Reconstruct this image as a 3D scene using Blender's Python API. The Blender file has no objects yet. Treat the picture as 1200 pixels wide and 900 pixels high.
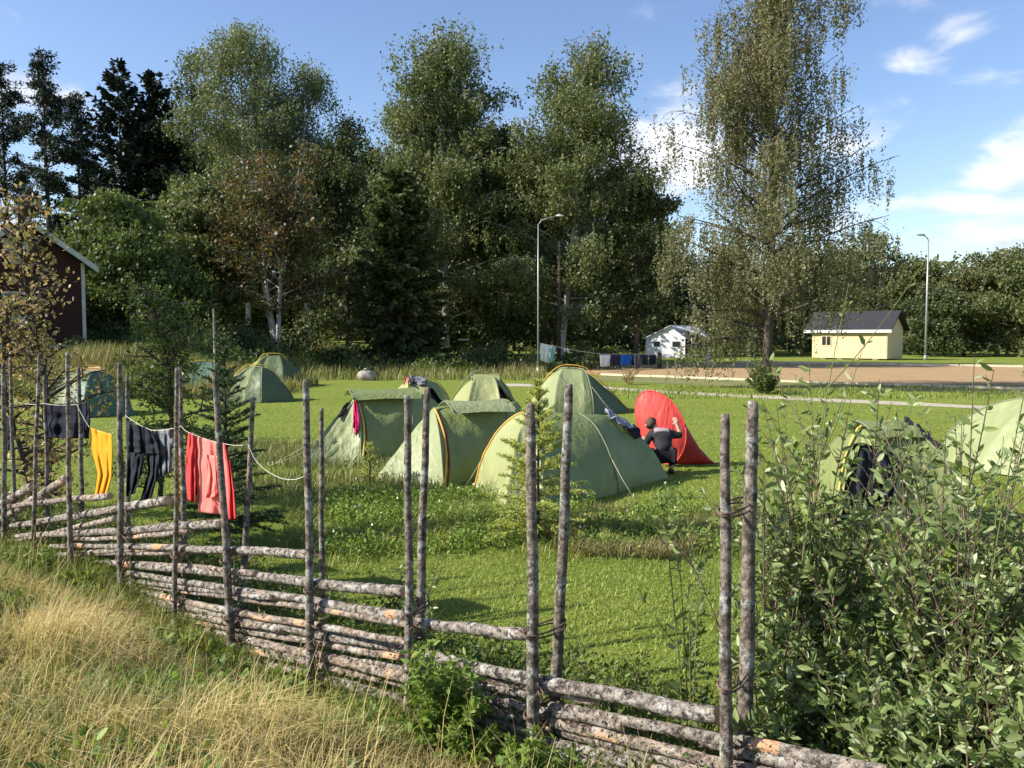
import bpy, math, random
import numpy as np
from mathutils import Vector, noise as mnoise
R = math.radians
PI = math.pi
rng = np.random.default_rng(7)
random.seed(7)
scene = bpy.context.scene
col = scene.collection

# ------------------------------------------------------------------ camera model
W0, H0, FPX = 1200.0, 900.0, 979.0
CAM = np.array([0.0, 0.0, 2.1])
PITCH = math.atan(55 / FPX)
cp, sp = math.cos(PITCH), math.sin(PITCH)

def ray(px, py):
    a = (px - 600) / FPX
    b = (450 - py) / FPX
    return np.array([a, cp + b * sp, -sp + b * cp])

def P(px, py, Y):
    d = ray(px, py)
    return CAM + d * (Y / d[1])

def G(px, py, z=0.0):
    d = ray(px, py)
    return CAM + d * ((z - CAM[2]) / d[2])

# fence line (world)
F0 = np.array([0.92, 3.6]); FD = np.array([-0.783, 0.622]); FD = FD / np.linalg.norm(FD)
FN = np.array([-FD[1], FD[0]])          # points toward the camera side?
if np.dot(FN, -F0) < 0: FN = -FN

def FP(px, py, off=0.0):
    """point where the sight line meets the vertical plane of the fence, off metres behind it"""
    d = ray(px, py)
    n = FN
    o = F0 - FN * off
    t = np.dot(o, n) / (d[0] * n[0] + d[1] * n[1])
    return CAM + d * t

def sstep(a, b, x):
    t = np.clip((x - a) / (b - a), 0, 1)
    return t * t * (3 - 2 * t)

def hz(x, y):
    x = np.asarray(x, float); y = np.asarray(y, float)
    q = (x - F0[0]) * FN[0] + (y - F0[1]) * FN[1]
    t = (x - F0[0]) * FD[0] + (y - F0[1]) * FD[1]
    dip = -0.25 * np.exp(-((t - 3.2) / 1.6) ** 2)
    z = dip * np.exp(-(q / 0.9) ** 2)
    z = z + 0.50 * sstep(0.1, 2.6, q)
    z = z + 0.03 * np.sin(x * 1.7 + y * .9) * np.exp(-((y - 7) / 5) ** 2)
    z = z + 1.5 * sstep(27, 36, y) * sstep(-10, -16, x)
    z = z + 1.0 * sstep(120, 300, y)
    return z

def hz1(x, y): return float(hz(x, y))

# ------------------------------------------------------------------ object helpers
def tag(o, label=None, cat=None, group=None, kind=None):
    if label: o['label'] = label
    if cat: o['category'] = cat
    if group: o['group'] = group
    if kind: o['kind'] = kind
    return o

def thing(name, label, cat, loc=(0, 0, 0), rotz=0.0, group=None):
    o = bpy.data.objects.new(name, None); col.objects.link(o)
    o.location = tuple(loc); o.rotation_euler = (0, 0, rotz); o.empty_display_size = 0.2
    return tag(o, label, cat, group)

def link(name, me, mat, parent=None):
    o = bpy.data.objects.new(name, me); col.objects.link(o)
    for m in (mat if isinstance(mat, (list, tuple)) else [mat]): me.materials.append(m)
    if parent is not None: o.parent = parent
    return o

def npmesh(name, V, F, mat, parent=None, tint=None, smooth=False, midx=None):
    """V (n,3), F (m,k)"""
    me = bpy.data.meshes.new(name)
    V = np.ascontiguousarray(V, dtype=np.float32); F = np.ascontiguousarray(F, dtype=np.int32)
    k = F.shape[1]
    me.vertices.add(len(V)); me.vertices.foreach_set('co', V.ravel())
    me.loops.add(F.size); me.loops.foreach_set('vertex_index', F.ravel())
    me.polygons.add(len(F)); me.polygons.foreach_set('loop_start', np.arange(0, F.size, k, dtype=np.int32))
    me.polygons.foreach_set('loop_total', np.full(len(F), k, dtype=np.int32))
    if smooth: me.polygons.foreach_set('use_smooth', np.ones(len(F), dtype=bool))
    if midx is not None: me.polygons.foreach_set('material_index', np.ascontiguousarray(midx, dtype=np.int32))
    me.update(calc_edges=True)
    if tint is not None:
        at = me.attributes.new('tint', 'FLOAT', 'POINT')
        at.data.foreach_set('value', np.ascontiguousarray(tint, dtype=np.float32))
    return link(name, me, mat, parent)

class MB:
    def __init__(s): s.v = []; s.f = []; s.m = []; s.sm = []
    def add(s, vs, fs, m=0, smooth=False):
        b = len(s.v)
        s.v += [tuple(map(float, v)) for v in vs]
        for f in fs: s.f.append([b + i for i in f]); s.m.append(m); s.sm.append(smooth)
        return s
    def box(s, c, size, rz=0.0, m=0):
        hx, hy, hh = size[0] / 2, size[1] / 2, size[2] / 2
        ca, sa = math.cos(rz), math.sin(rz)
        vs = []
        for dz in (-hh, hh):
            for dx, dy in ((-hx, -hy), (hx, -hy), (hx, hy), (-hx, hy)):
                vs.append((c[0] + dx * ca - dy * sa, c[1] + dx * sa + dy * ca, c[2] + dz))
        return s.add(vs, [(3, 2, 1, 0), (4, 5, 6, 7), (0, 1, 5, 4), (1, 2, 6, 5), (2, 3, 7, 6), (3, 0, 4, 7)], m)
    def prism(s, poly, d, m=0):
        """poly: list of 3D points (planar); d: extrusion vector"""
        n = len(poly); P0 = [np.array(p, float) for p in poly]; d = np.array(d, float)
        vs = P0 + [p + d for p in P0]
        fs = [tuple(range(n))[::-1], tuple(range(n, 2 * n))] + [(i, (i + 1) % n, n + (i + 1) % n, n + i) for i in range(n)]
        return s.add(vs, fs, m)
    def tube(s, pts, rad, sides=8, m=0, cap=True, smooth=True, bump=0.0, seed=0, oval=None):
        pts = np.array(pts, float); n = len(pts)
        rad = np.full(n, rad) if np.isscalar(rad) else np.array(rad, float)
        T = np.gradient(pts, axis=0); T /= (np.linalg.norm(T, axis=1)[:, None] + 1e-9)
        ref = np.array([0, 0, 1.0]) if abs(T[0][2]) < 0.9 else np.array([1.0, 0, 0])
        U = np.cross(T, ref); U /= (np.linalg.norm(U, axis=1)[:, None] + 1e-9)
        Vv = np.cross(T, U)
        a = np.arange(sides) * 2 * PI / sides
        vs = []
        for i in range(n):
            for k in range(sides):
                r = rad[i]
                if bump:
                    q = pts[i] * 1.0
                    r *= 1 + bump * mnoise.noise(Vector((q[0] * 14 + seed, q[1] * 14 + math.cos(a[k]) * .7, q[2] * 14 + math.sin(a[k]) * .7)))
                    r *= 1 + bump * .6 * mnoise.noise(Vector((q[0] * 45 + seed, q[1] * 45 + math.cos(a[k]) * 2, q[2] * 45 + math.sin(a[k]) * 2)))
                vs.append(pts[i] + r * (math.cos(a[k]) * U[i] + math.sin(a[k]) * Vv[i]))
        fs = []
        for i in range(n - 1):
            for k in range(sides):
                k2 = (k + 1) % sides
                fs.append((i * sides + k, i * sides + k2, (i + 1) * sides + k2, (i + 1) * sides + k))
        s.add(vs, fs, m, smooth)
        if cap:
            b = len(s.v) - n * sides
            s.f.append([b + k for k in range(sides)][::-1]); s.m.append(m if not isinstance(cap, int) or cap is True else cap); s.sm.append(False)
            s.f.append([b + (n - 1) * sides + k for k in range(sides)]); s.m.append(m if not isinstance(cap, int) or cap is True else cap); s.sm.append(False)
        return s
    def grid(s, Gv, m=0, smooth=True, closed=False):
        Gv = np.array(Gv, float); a, b = Gv.shape[:2]
        fs = [(i * b + j, i * b + (j + 1) % b, (i + 1) * b + (j + 1) % b, (i + 1) * b + j) for i in range(a - 1) for j in range(b if closed else b - 1)]
        return s.add(Gv.reshape(-1, 3), fs, m, smooth)
    def ball(s, c, r, m=0, n=12, k=8, warp=0.0):
        r = (r, r, r) if np.isscalar(r) else r
        g = []
        for i in range(k + 1):
            t = PI * i / k; row = []
            for j in range(n):
                p = 2 * PI * j / n
                v = np.array([math.sin(t) * math.cos(p), math.sin(t) * math.sin(p), math.cos(t)])
                w = 1 + (warp * mnoise.noise(Vector(v * 1.7 + np.array(c))) if warp else 0)
                row.append(np.array(c) + v * np.array(r) * w)
            g.append(row)
        return s.grid(g, m, True, True)
    def build(s, name, mat, parent=None):
        me = bpy.data.meshes.new(name)
        me.from_pydata(s.v, [], s.f)
        me.polygons.foreach_set('material_index', s.m)
        me.polygons.foreach_set('use_smooth', s.sm)
        me.update()
        return link(name, me, mat, parent)

# ------------------------------------------------------------------ material helpers
def newmat(name):
    m = bpy.data.materials.new(name); m.use_nodes = True
    nt = m.node_tree; nt.nodes.clear()
    out = nt.nodes.new('ShaderNodeOutputMaterial')
    bs = nt.nodes.new('ShaderNodeBsdfPrincipled')
    nt.links.new(bs.outputs[0], out.inputs[0])
    return m, nt, bs, out

def nn(nt, t, **kw):
    n = nt.nodes.new(t)
    for k, v in kw.items():
        if k.startswith('i_'): n.inputs[k[2:].replace('_', ' ')].default_value = v
        else: setattr(n, k, v)
    return n

def ramp(nt, fac, stops, interp='LINEAR'):
    r = nt.nodes.new('ShaderNodeValToRGB'); cr = r.color_ramp; cr.interpolation = interp
    while len(cr.elements) > 1: cr.elements.remove(cr.elements[-1])
    cr.elements[0].position = stops[0][0]; cr.elements[0].color = (*stops[0][1], 1)
    for p, c in stops[1:]:
        e = cr.elements.new(p); e.color = (*c, 1)
    nt.links.new(fac, r.inputs[0]); return r.outputs[0]

def noise_n(nt, scale, detail=4, rough=.55, coord='Object', stretch=None, dist=0.0):
    tc = nt.nodes.new('ShaderNodeTexCoord')
    src = tc.outputs[coord]
    if stretch:
        mp = nt.nodes.new('ShaderNodeMapping'); mp.inputs['Scale'].default_value = stretch
        nt.links.new(src, mp.inputs[0]); src = mp.outputs[0]
    n = nt.nodes.new('ShaderNodeTexNoise'); n.inputs['Scale'].default_value = scale
    n.inputs['Detail'].default_value = detail; n.inputs['Roughness'].default_value = rough
    n.inputs['Distortion'].default_value = dist
    nt.links.new(src, n.inputs[0]); return n.outputs[0]

def bump(nt, bs, h, strength=.5, dist=.02):
    b = nt.nodes.new('ShaderNodeBump'); b.inputs['Strength'].default_value = strength; b.inputs['Distance'].default_value = dist
    nt.links.new(h, b.inputs['Height']); nt.links.new(b.outputs[0], bs.inputs['Normal'])

def mixc(nt, fac, a, b, mode='MIX'):
    m = nt.nodes.new('ShaderNodeMix'); m.data_type = 'RGBA'; m.blend_type = mode
    for v, idx in ((fac, 0), (a, 6), (b, 7)):
        if hasattr(v, 'is_linked') or hasattr(v, 'links'): nt.links.new(v, m.inputs[idx])
        else: m.inputs[idx].default_value = v if idx == 0 else (*v, 1)
    return m.outputs[2]

def mat_simple(name, c1, c2=None, scale=6, rough=.7, bscale=None, bstr=.3, bdist=.01, stretch=None, spec=.3, metallic=0.0, coord='Object'):
    m, nt, bs, out = newmat(name)
    c2 = c2 or tuple(x * .75 for x in c1)
    n = noise_n(nt, scale, 5, .6, coord, stretch)
    c = ramp(nt, n, [(.3, c2), (.7, c1)])
    nt.links.new(c, bs.inputs['Base Color'])
    bs.inputs['Roughness'].default_value = rough
    bs.inputs['Specular IOR Level'].default_value = spec
    bs.inputs['Metallic'].default_value = metallic
    if bscale: bump(nt, bs, noise_n(nt, bscale, 4, .6, coord, stretch), bstr, bdist)
    return m

def mat_leaf(name, stops, trans=.35, rough=.5, spec=.3, nscale=.6, nmix=.35):
    """colour from per-leaf random tint plus soft clump-size noise; thin leaves let light through"""
    m, nt, bs, out = newmat(name)
    at = nt.nodes.new('ShaderNodeAttribute'); at.attribute_name = 'tint'
    n = noise_n(nt, nscale, 3, .5, 'Object')
    mx = nt.nodes.new('ShaderNodeMix'); mx.data_type = 'FLOAT'; mx.inputs[0].default_value = nmix
    nt.links.new(at.outputs['Fac'], mx.inputs[2]); nt.links.new(n, mx.inputs[3])
    c = ramp(nt, mx.outputs[0], stops)
    nt.links.new(c, bs.inputs['Base Color'])
    bs.inputs['Roughness'].default_value = rough; bs.inputs['Specular IOR Level'].default_value = spec
    tr = nt.nodes.new('ShaderNodeBsdfTranslucent'); nt.links.new(mixc(nt, 1.0, c, (1.0, 1.0, .55), 'MULTIPLY'), tr.inputs[0])
    ms = nt.nodes.new('ShaderNodeMixShader'); ms.inputs[0].default_value = trans
    nt.links.new(bs.outputs[0], ms.inputs[1]); nt.links.new(tr.outputs[0], ms.inputs[2]); nt.links.new(ms.outputs[0], out.inputs[0])
    return m

M = {}
M['leaf_birch'] = mat_leaf('birch leaves', [(.15, (.065, .09, .03)), (.5, (.135, .165, .06)), (.85, (.24, .26, .11))])
M['leaf_pale'] = mat_leaf('pale birch leaves', [(.15, (.09, .115, .045)), (.5, (.16, .195, .08)), (.85, (.26, .29, .14))])
M['leaf_dark'] = mat_leaf('dark leaves', [(.15, (.04, .058, .022)), (.5, (.08, .105, .036)), (.85, (.155, .18, .07))])
M['leaf_bush'] = mat_leaf('bush leaves', [(.15, (.06, .095, .025)), (.5, (.115, .16, .04)), (.85, (.21, .25, .085))])
M['leaf_rightbirch'] = mat_leaf('turning birch leaves', [(.12, (.09, .105, .05)), (.45, (.17, .18, .09)), (.72, (.28, .25, .14)), (.92, (.37, .26, .19))], trans=.4)
M['leaf_rowan'] = mat_leaf('turning rowan leaves', [(.15, (.05, .07, .02)), (.45, (.10, .11, .035)), (.6, (.15, .10, .04)), (.85, (.20, .10, .055))])
M['leaf_autumn'] = mat_leaf('autumn sapling leaves', [(.15, (.18, .19, .05)), (.45, (.38, .33, .12)), (.65, (.50, .32, .19)), (.9, (.58, .42, .32))], nscale=1.2)
M['leaf_mixed'] = mat_leaf('mixed far leaves', [(.15, (.07, .095, .035)), (.5, (.14, .16, .06)), (.85, (.25, .22, .10))], nscale=.25, nmix=.6)
M['needle'] = mat_leaf('spruce needles', [(.15, (.018, .035, .014)), (.5, (.035, .06, .022)), (.85, (.07, .10, .035))], trans=.12)
M['needle_dark'] = mat_leaf('dark spruce needles', [(.15, (.010, .019, .011)), (.5, (.019, .033, .017)), (.85, (.04, .055, .028))], trans=.08)
M['needle_near'] = mat_leaf('young spruce needles', [(.15, (.03, .06, .02)), (.5, (.06, .11, .035)), (.85, (.12, .18, .06))], trans=.15)
M['needle_light'] = mat_leaf('pale young needles', [(.15, (.30, .36, .08)), (.5, (.46, .50, .13)), (.85, (.60, .62, .22))], trans=.4)
M['willow'] = mat_leaf('willow leaves', [(.10, (.09, .14, .04)), (.38, (.17, .24, .07)), (.66, (.30, .37, .14)), (.85, (.52, .58, .36)), (.97, (.56, .46, .13))], trans=.38, rough=.42, spec=.45, nscale=2.0, nmix=.25)
M['weed'] = mat_leaf('weed leaves', [(.15, (.10, .17, .03)), (.5, (.20, .30, .06)), (.85, (.36, .42, .10))], trans=.4, nscale=3)
M['grass_dry'] = mat_leaf('dry grass', [(.05, (.17, .20, .05)), (.3, (.34, .31, .10)), (.55, (.54, .42, .17)), (.8, (.72, .58, .27)), (.98, (.46, .25, .12))], trans=.3, nscale=.9, nmix=.45)
M['grass_green'] = mat_leaf('green grass', [(.1, (.11, .16, .03)), (.5, (.22, .27, .055)), (.9, (.38, .36, .11))], trans=.3, nscale=1.2, nmix=.4)
M['grass_lawn'] = mat_leaf('lawn grass', [(.1, (.18, .26, .04)), (.5, (.27, .35, .065)), (.9, (.43, .44, .12))], trans=.3, nscale=.5, nmix=.5)
M['grass_far'] = mat_leaf('meadow grass', [(.1, (.11, .16, .04)), (.4, (.20, .22, .065)), (.7, (.34, .27, .12)), (.95, (.32, .17, .09))], trans=.3, nscale=.35, nmix=.6)
M['umbel'] = mat_simple('pale flower heads', (.70, .72, .58), (.45, .45, .30), 20)

M['bark_dark'] = mat_simple('brown bark', (.11, .085, .065), (.04, .032, .026), 4, .9, 14, .8, .03, (1, 1, .25))
def mk_birchbark():
    m, nt, bs, out = newmat('birch bark')
    n = noise_n(nt, 5, 5, .65, 'Object', (1.0, 1.0, 3.5))
    c = ramp(nt, n, [(.36, (.05, .045, .04)), (.46, (.34, .32, .29)), (.7, (.55, .53, .49))])
    nt.links.new(c, bs.inputs['Base Color']); bs.inputs['Roughness'].default_value = .75
    bump(nt, bs, n, .4, .02); return m
M['bark_birch'] = mk_birchbark()
def mk_rail(name, base, dark, lichen, peel, peel_at=.66):
    m, nt, bs, out = newmat(name)
    oi = nt.nodes.new('ShaderNodeObjectInfo')
    tc = nt.nodes.new('ShaderNodeTexCoord')
    def nz(scale, detail, rough, offs, seeded=True):
        mp = nt.nodes.new('ShaderNodeMapping'); nt.links.new(tc.outputs['Object'], mp.inputs[0])
        cm = nt.nodes.new('ShaderNodeMath'); cm.operation = 'MULTIPLY_ADD'; cm.inputs[1].default_value = 37.0; cm.inputs[2].default_value = offs
        nt.links.new(oi.outputs['Random'], cm.inputs[0]); nt.links.new(cm.outputs[0], mp.inputs['Location'])
        n = nt.nodes.new('ShaderNodeTexNoise'); n.inputs['Scale'].default_value = scale; n.inputs['Detail'].default_value = detail; n.inputs['Roughness'].default_value = rough
        nt.links.new(mp.outputs[0], n.inputs[0]); return n.outputs[0]
    a = nz(26, 6, .7, 0.0)
    c = ramp(nt, a, [(.38, dark), (.46, tuple(x * .5 for x in base)), (.57, base), (.72, tuple(min(1, x * 1.35) for x in base))])
    b = nz(9, 4, .6, 3.0)
    bf = ramp(nt, b, [(.54, (0, 0, 0)), (.60, (1, 1, 1))])
    c = mixc(nt, bf, c, mixc(nt, ramp(nt, a, [(.40, (0, 0, 0)), (.55, (1, 1, 1))]), dark, lichen))
    p = nz(2.2, 2, .5, 7.0)
    pf = ramp(nt, p, [(peel_at, (0, 0, 0)), (peel_at + .02, (1, 1, 1))])
    c = mixc(nt, pf, c, peel)
    nt.links.new(c, bs.inputs['Base Color']); bs.inputs['Roughness'].default_value = .85
    bs.inputs['Specular IOR Level'].default_value = .2
    bump(nt, bs, a, 1.0, .03); return m
M['rail'] = mk_rail('grey rail bark', (.38, .33, .275), (.055, .042, .036), (.50, .48, .43), (.62, .36, .20), .665)
M['rail2'] = mk_rail('brownish rail bark', (.42, .34, .27), (.07, .05, .04), (.52, .49, .44), (.64, .42, .26), .63)
M['post'] = mk_rail('grey post bark', (.27, .225, .18), (.07, .055, .045), (.42, .42, .38), (.40, .27, .18), .70)
M['cut'] = mat_simple('cut wood', (.60, .42, .25), (.38, .22, .12), 22, .8)
M['withe'] = mat_simple('withe bark', (.20, .14, .10), (.08, .055, .04), 30, .9)
M['cord'] = mat_simple('pale cord', (.72, .68, .58), (.5, .46, .38), 60, .8)

# ------------------------------------------------------------------ world: sky, clouds, sun
SUN_EL, SUN_AZ = 34.0, -101.0
world = bpy.data.worlds.new('World'); scene.world = world; world.use_nodes = True
wt = world.node_tree; wt.nodes.clear()
wo = wt.nodes.new('ShaderNodeOutputWorld'); bg = wt.nodes.new('ShaderNodeBackground'); wt.links.new(bg.outputs[0], wo.inputs[0])
bg.inputs[1].default_value = 0.10
sky = wt.nodes.new('ShaderNodeTexSky'); sky.sky_type = 'NISHITA'; sky.sun_disc = False
sky.sun_elevation = R(SUN_EL); sky.sun_rotation = R(SUN_AZ); sky.air_density = 1.0; sky.dust_density = .6; sky.ozone_density = 1.6
tc = wt.nodes.new('ShaderNodeTexCoord')
def wm(op, *args):
    n = wt.nodes.new('ShaderNodeMath'); n.operation = op
    for i, a in enumerate(args):
        if isinstance(a, (int, float)): n.inputs[i].default_value = a
        else: wt.links.new(a, n.inputs[i])
    return n.outputs[0]
sep = wt.nodes.new('ShaderNodeSeparateXYZ'); wt.links.new(tc.outputs['Generated'], sep.inputs[0])
az = wm('ARCTAN2', sep.outputs[0], sep.outputs[1]); el = wm('ARCSINE', sep.outputs[2])
def azel(px, py):
    d = ray(px, py); return math.atan2(d[0], d[1]), math.asin(d[2] / np.linalg.norm(d))
blobs = [  # px, py, sx px, sy px, weight : where the cumulus stood that day
    (782, 184, 92, 46, .92), (880, 195, 70, 44, .50), (22, 104, 50, 22, .80), (78, 112, 34, 16, .6),
    (1045, 72, 52, 19, .42), (1122, 38, 36, 22, .42), (1140, 95, 60, 22, .28), (1185, 205, 70, 28, .68), (1200, 140, 56, 60, .44), (1200, 90, 30, 20, .3),
    (1090, 238, 130, 18, .60), (1150, 278, 150, 22, .60), (1010, 258, 80, 36, .52), (1050, 300, 220, 18, .46), (1180, 318, 140, 14, .36),
    (1040, 0, 90, 12, .28), (1000, 190, 40, 40, .28), (-160, 150, 160, 50, .5), (1500, 240, 260, 60, .5), (1450, 80, 120, 50, .3), (700, 300, 150, 12, .3)]
acc = None
for px, py, sx, sy, w in blobs:
    a0, e0 = azel(px, py)
    dx = wm('DIVIDE', wm('SUBTRACT', az, a0), sx / FPX); dy = wm('DIVIDE', wm('SUBTRACT', el, e0), sy / FPX)
    r2 = wm('ADD', wm('MULTIPLY', dx, dx), wm('MULTIPLY', dy, dy))
    g = wm('MULTIPLY', wm('EXPONENT', wm('MULTIPLY', r2, -1.0)), w)
    acc = g if acc is None else wm('MAXIMUM', acc, g)
mp = wt.nodes.new('ShaderNodeMapping'); mp.inputs['Scale'].default_value = (1, 1, 2.1); wt.links.new(tc.outputs['Generated'], mp.inputs[0])
nz = wt.nodes.new('ShaderNodeTexNoise'); nz.inputs['Scale'].default_value = 8.5; nz.inputs['Detail'].default_value = 9; nz.inputs['Roughness'].default_value = .56; nz.inputs['Distortion'].default_value = .35
wt.links.new(mp.outputs[0], nz.inputs[0])
dens = wm('ADD', acc, wm('MULTIPLY', wm('SUBTRACT', nz.outputs[0], .5), 1.75))
mr = wt.nodes.new('ShaderNodeMapRange'); mr.interpolation_type = 'SMOOTHERSTEP'; mr.inputs['From Min'].default_value = .14; mr.inputs['From Max'].default_value = .74; mr.inputs['To Max'].default_value = .90
wt.links.new(dens, mr.inputs['Value'])
nz2 = wt.nodes.new('ShaderNodeTexNoise'); nz2.inputs['Scale'].default_value = 13; nz2.inputs['Detail'].default_value = 5
mp2 = wt.nodes.new('ShaderNodeMapping'); mp2.inputs['Scale'].default_value = (1, 1, 3.0); mp2.inputs['Location'].default_value = (0, 0, .05); wt.links.new(tc.outputs['Generated'], mp2.inputs[0]); wt.links.new(mp2.outputs[0], nz2.inputs[0])
cc = wt.nodes.new('ShaderNodeValToRGB'); cc.color_ramp.elements[0].position = .38; cc.color_ramp.elements[0].color = (4.6, 4.95, 5.9, 1); cc.color_ramp.elements[1].position = .62; cc.color_ramp.elements[1].color = (7.6, 7.6, 7.8, 1)
wt.links.new(nz2.outputs[0], cc.inputs[0])
hs = wt.nodes.new('ShaderNodeHueSaturation'); hs.inputs['Hue'].default_value = .508; hs.inputs['Saturation'].default_value = 1.08; hs.inputs['Value'].default_value = 1.2
wt.links.new(sky.outputs[0], hs.inputs['Color'])
mx = wt.nodes.new('ShaderNodeMix'); mx.data_type = 'RGBA'; wt.links.new(mr.outputs[0], mx.inputs[0]); wt.links.new(hs.outputs[0], mx.inputs[6]); wt.links.new(cc.outputs[0], mx.inputs[7])
wt.links.new(mx.outputs[2], bg.inputs[0])
sl = bpy.data.lights.new('sun', 'SUN'); sl.energy = 5.0; sl.angle = R(.55); sl.color = (1.0, .94, .84)
so = bpy.data.objects.new('sun', sl); col.objects.link(so)
sd = Vector((math.sin(R(SUN_AZ)) * math.cos(R(SUN_EL)), math.cos(R(SUN_AZ)) * math.cos(R(SUN_EL)), math.sin(R(SUN_EL))))
so.rotation_euler = sd.to_track_quat('Z', 'Y').to_euler()

# ------------------------------------------------------------------ ground
def mk_ground():
    m, nt, bs, out = newmat('lawn and soil')
    big = noise_n(nt, .45, 4, .6, 'Object'); mid = noise_n(nt, 3.5, 5, .65, 'Object'); fine = noise_n(nt, 60, 4, .7, 'Object')
    band = noise_n(nt, .9, 2, .5, 'Object', (.35, 2.2, 1))
    c = ramp(nt, big, [(.3, (.17, .225, .035)), (.5, (.215, .26, .046)), (.66, (.29, .29, .075)), (.8, (.36, .29, .12))])
    c2 = ramp(nt, mid, [(.3, (.13, .19, .032)), (.55, (.23, .28, .05)), (.75, (.38, .34, .11))])
    c = mixc(nt, .62, c, c2)
    c = mixc(nt, .30, c, ramp(nt, band, [(.3, (.12, .18, .03)), (.7, (.25, .28, .07))]))
    c = mixc(nt, .6, c, ramp(nt, fine, [(.3, (.45, .5, .35)), (.65, (1.25, 1.2, 1.0))]), 'MULTIPLY')
    # soil under the rough grass on the camera side of the fence
    geo = nt.nodes.new('ShaderNodeNewGeometry')
    vm = nt.nodes.new('ShaderNodeVectorMath'); vm.operation = 'DOT_PRODUCT'; vm.inputs[1].default_value = (FN[0], FN[1], 0)
    nt.links.new(geo.outputs['Position'], vm.inputs[0])
    q = nt.nodes.new('ShaderNodeMath'); q.operation = 'SUBTRACT'; q.inputs[1].default_value = float(np.dot(F0, FN)) - .75
    nt.links.new(vm.outputs['Value'], q.inputs[0])
    f = ramp(nt, q.outputs[0], [(0.0, (0, 0, 0)), (.5, (1, 1, 1))])
    soil = ramp(nt, mid, [(.3, (.10, .085, .04)), (.55, (.19, .16, .07)), (.75, (.30, .25, .11))])
    c = mixc(nt, f, c, soil)
    nt.links.new(c, bs.inputs['Base Color']); bs.inputs['Roughness'].default_value = .95; bs.inputs['Specular IOR Level'].default_value = .1
    bump(nt, bs, fine, .7, .04); return m
M['ground'] = mk_ground()
xs = np.unique(np.concatenate([np.linspace(-14, 14, 141), np.linspace(-60, 80, 94), np.array([-2500, -1200, -600, -300, -150, -90, 110, 160, 300, 600, 1200, 2500.])]))
ys = np.unique(np.concatenate([np.linspace(-3, 16, 110), np.linspace(16, 90, 75), np.array([-600, -200, -60, -20, -8, 110, 140, 180, 240, 300, 500, 900, 1600, 3000.])]))
XX, YY = np.meshgrid(xs, ys); ZZ = hz(XX, YY)
V = np.stack([XX, YY, ZZ], -1).reshape(-1, 3); nx = len(xs)
ii, jj = np.meshgrid(np.arange(len(ys) - 1), np.arange(nx - 1), indexing='ij')
b = (ii * nx + jj).ravel(); F = np.stack([b, b + 1, b + nx + 1, b + nx], 1)
tag(npmesh('ground', V, F, M['ground'], smooth=True), kind='structure')

def sheet(name, pix_near, pix_far, z, mat, n=40):
    """flat strip on the lawn plane between two pixel polylines"""
    def interp(pl, t):
        pl = [G(*p) for p in pl]; d = [0]
        for a, c in zip(pl, pl[1:]): d.append(d[-1] + np.linalg.norm(c - a))
        s = t * d[-1]; k = min(max(np.searchsorted(d, s) - 1, 0), len(pl) - 2)
        u = (s - d[k]) / (d[k + 1] - d[k]); return pl[k] * (1 - u) + pl[k + 1] * u
    g = []
    for i in range(n + 1):
        t = i / n; a = interp(pix_near, t); c = interp(pix_far, t); row = []
        for k in range(7):
            u = k / 6; p = a * (1 - u) + c * u
            if k in (0, 6): p = p + np.array([0, .25 * mnoise.noise(Vector(p * .5)), 0])
            row.append((p[0], p[1], z))
        g.append(row)
    o = MB().grid(g, 0, False).build(name, mat); tag(o, kind='structure'); return o
M['field'] = mat_simple('bare field soil', (.43, .28, .135), (.32, .22, .105), .6, .95, 25, .5, .05)
M['verge'] = mat_simple('worn verge', (.25, .22, .08), (.13, .16, .05), .8, .95, 20, .6, .05)
M['gravel'] = mat_simple('pale gravel', (.52, .46, .35), (.38, .33, .25), 6, .95, 40, .4, .02)
M['shade_strip'] = mat_simple('shaded grass strip', (.10, .14, .035), (.06, .09, .025), 1.2, .95, 20, .8, .1)  # grass colour with tree shade painted in; not applied to any sheet
sheet('bare_field', [(640, 438), (705, 439.5), (900, 447), (1132, 454), (1500, 468)], [(700, 430), (760, 427), (900, 425), (1200, 430), (1500, 436)], .004, M['field'])
sheet('grass_verge', [(690, 446), (900, 455), (1132, 460), (1500, 476)], [(705, 440.2), (900, 447.8), (1132, 455), (1500, 469)], .008, M['verge'])
sheet('footpath', [(560, 452), (700, 455), (745, 458.8), (900, 467.2), (1130, 478.5), (1500, 498)], [(570, 449), (700, 452), (745, 456), (900, 463.8), (1130, 474.6), (1500, 493)], .006, M['gravel'])
M['edging'] = mat_simple('pale timber edging', (.66, .58, .42), (.46, .39, .27), 3, .85)
mb = MB()
def edging(pl, w=.16, h=.10):
    pts = [G(*p) for p in pl]
    for a, c in zip(pts, pts[1:]):
        n = int(np.linalg.norm(c - a) / 4) + 1
        for i in range(n):
            p = a + (c - a) * (i / n); r = a + (c - a) * ((i + 1) / n - .004)
            L = np.linalg.norm(r - p); ang = math.atan2(r[1] - p[1], r[0] - p[0])
            mb.box(((p + r) / 2)[:2].tolist() + [h / 2 + .01 + random.uniform(-.02, .01)], (L, w, h), ang + random.uniform(-.004, .004))
edging([(705, 439.6), (900, 447), (1132, 454.6), (1500, 468)], .2, .10)
edging([(865, 425.4), (1200, 430.4), (1500, 436)], .28, .16)
e = mb.build('field_edging', M['edging']); tag(e, kind='structure')

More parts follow.
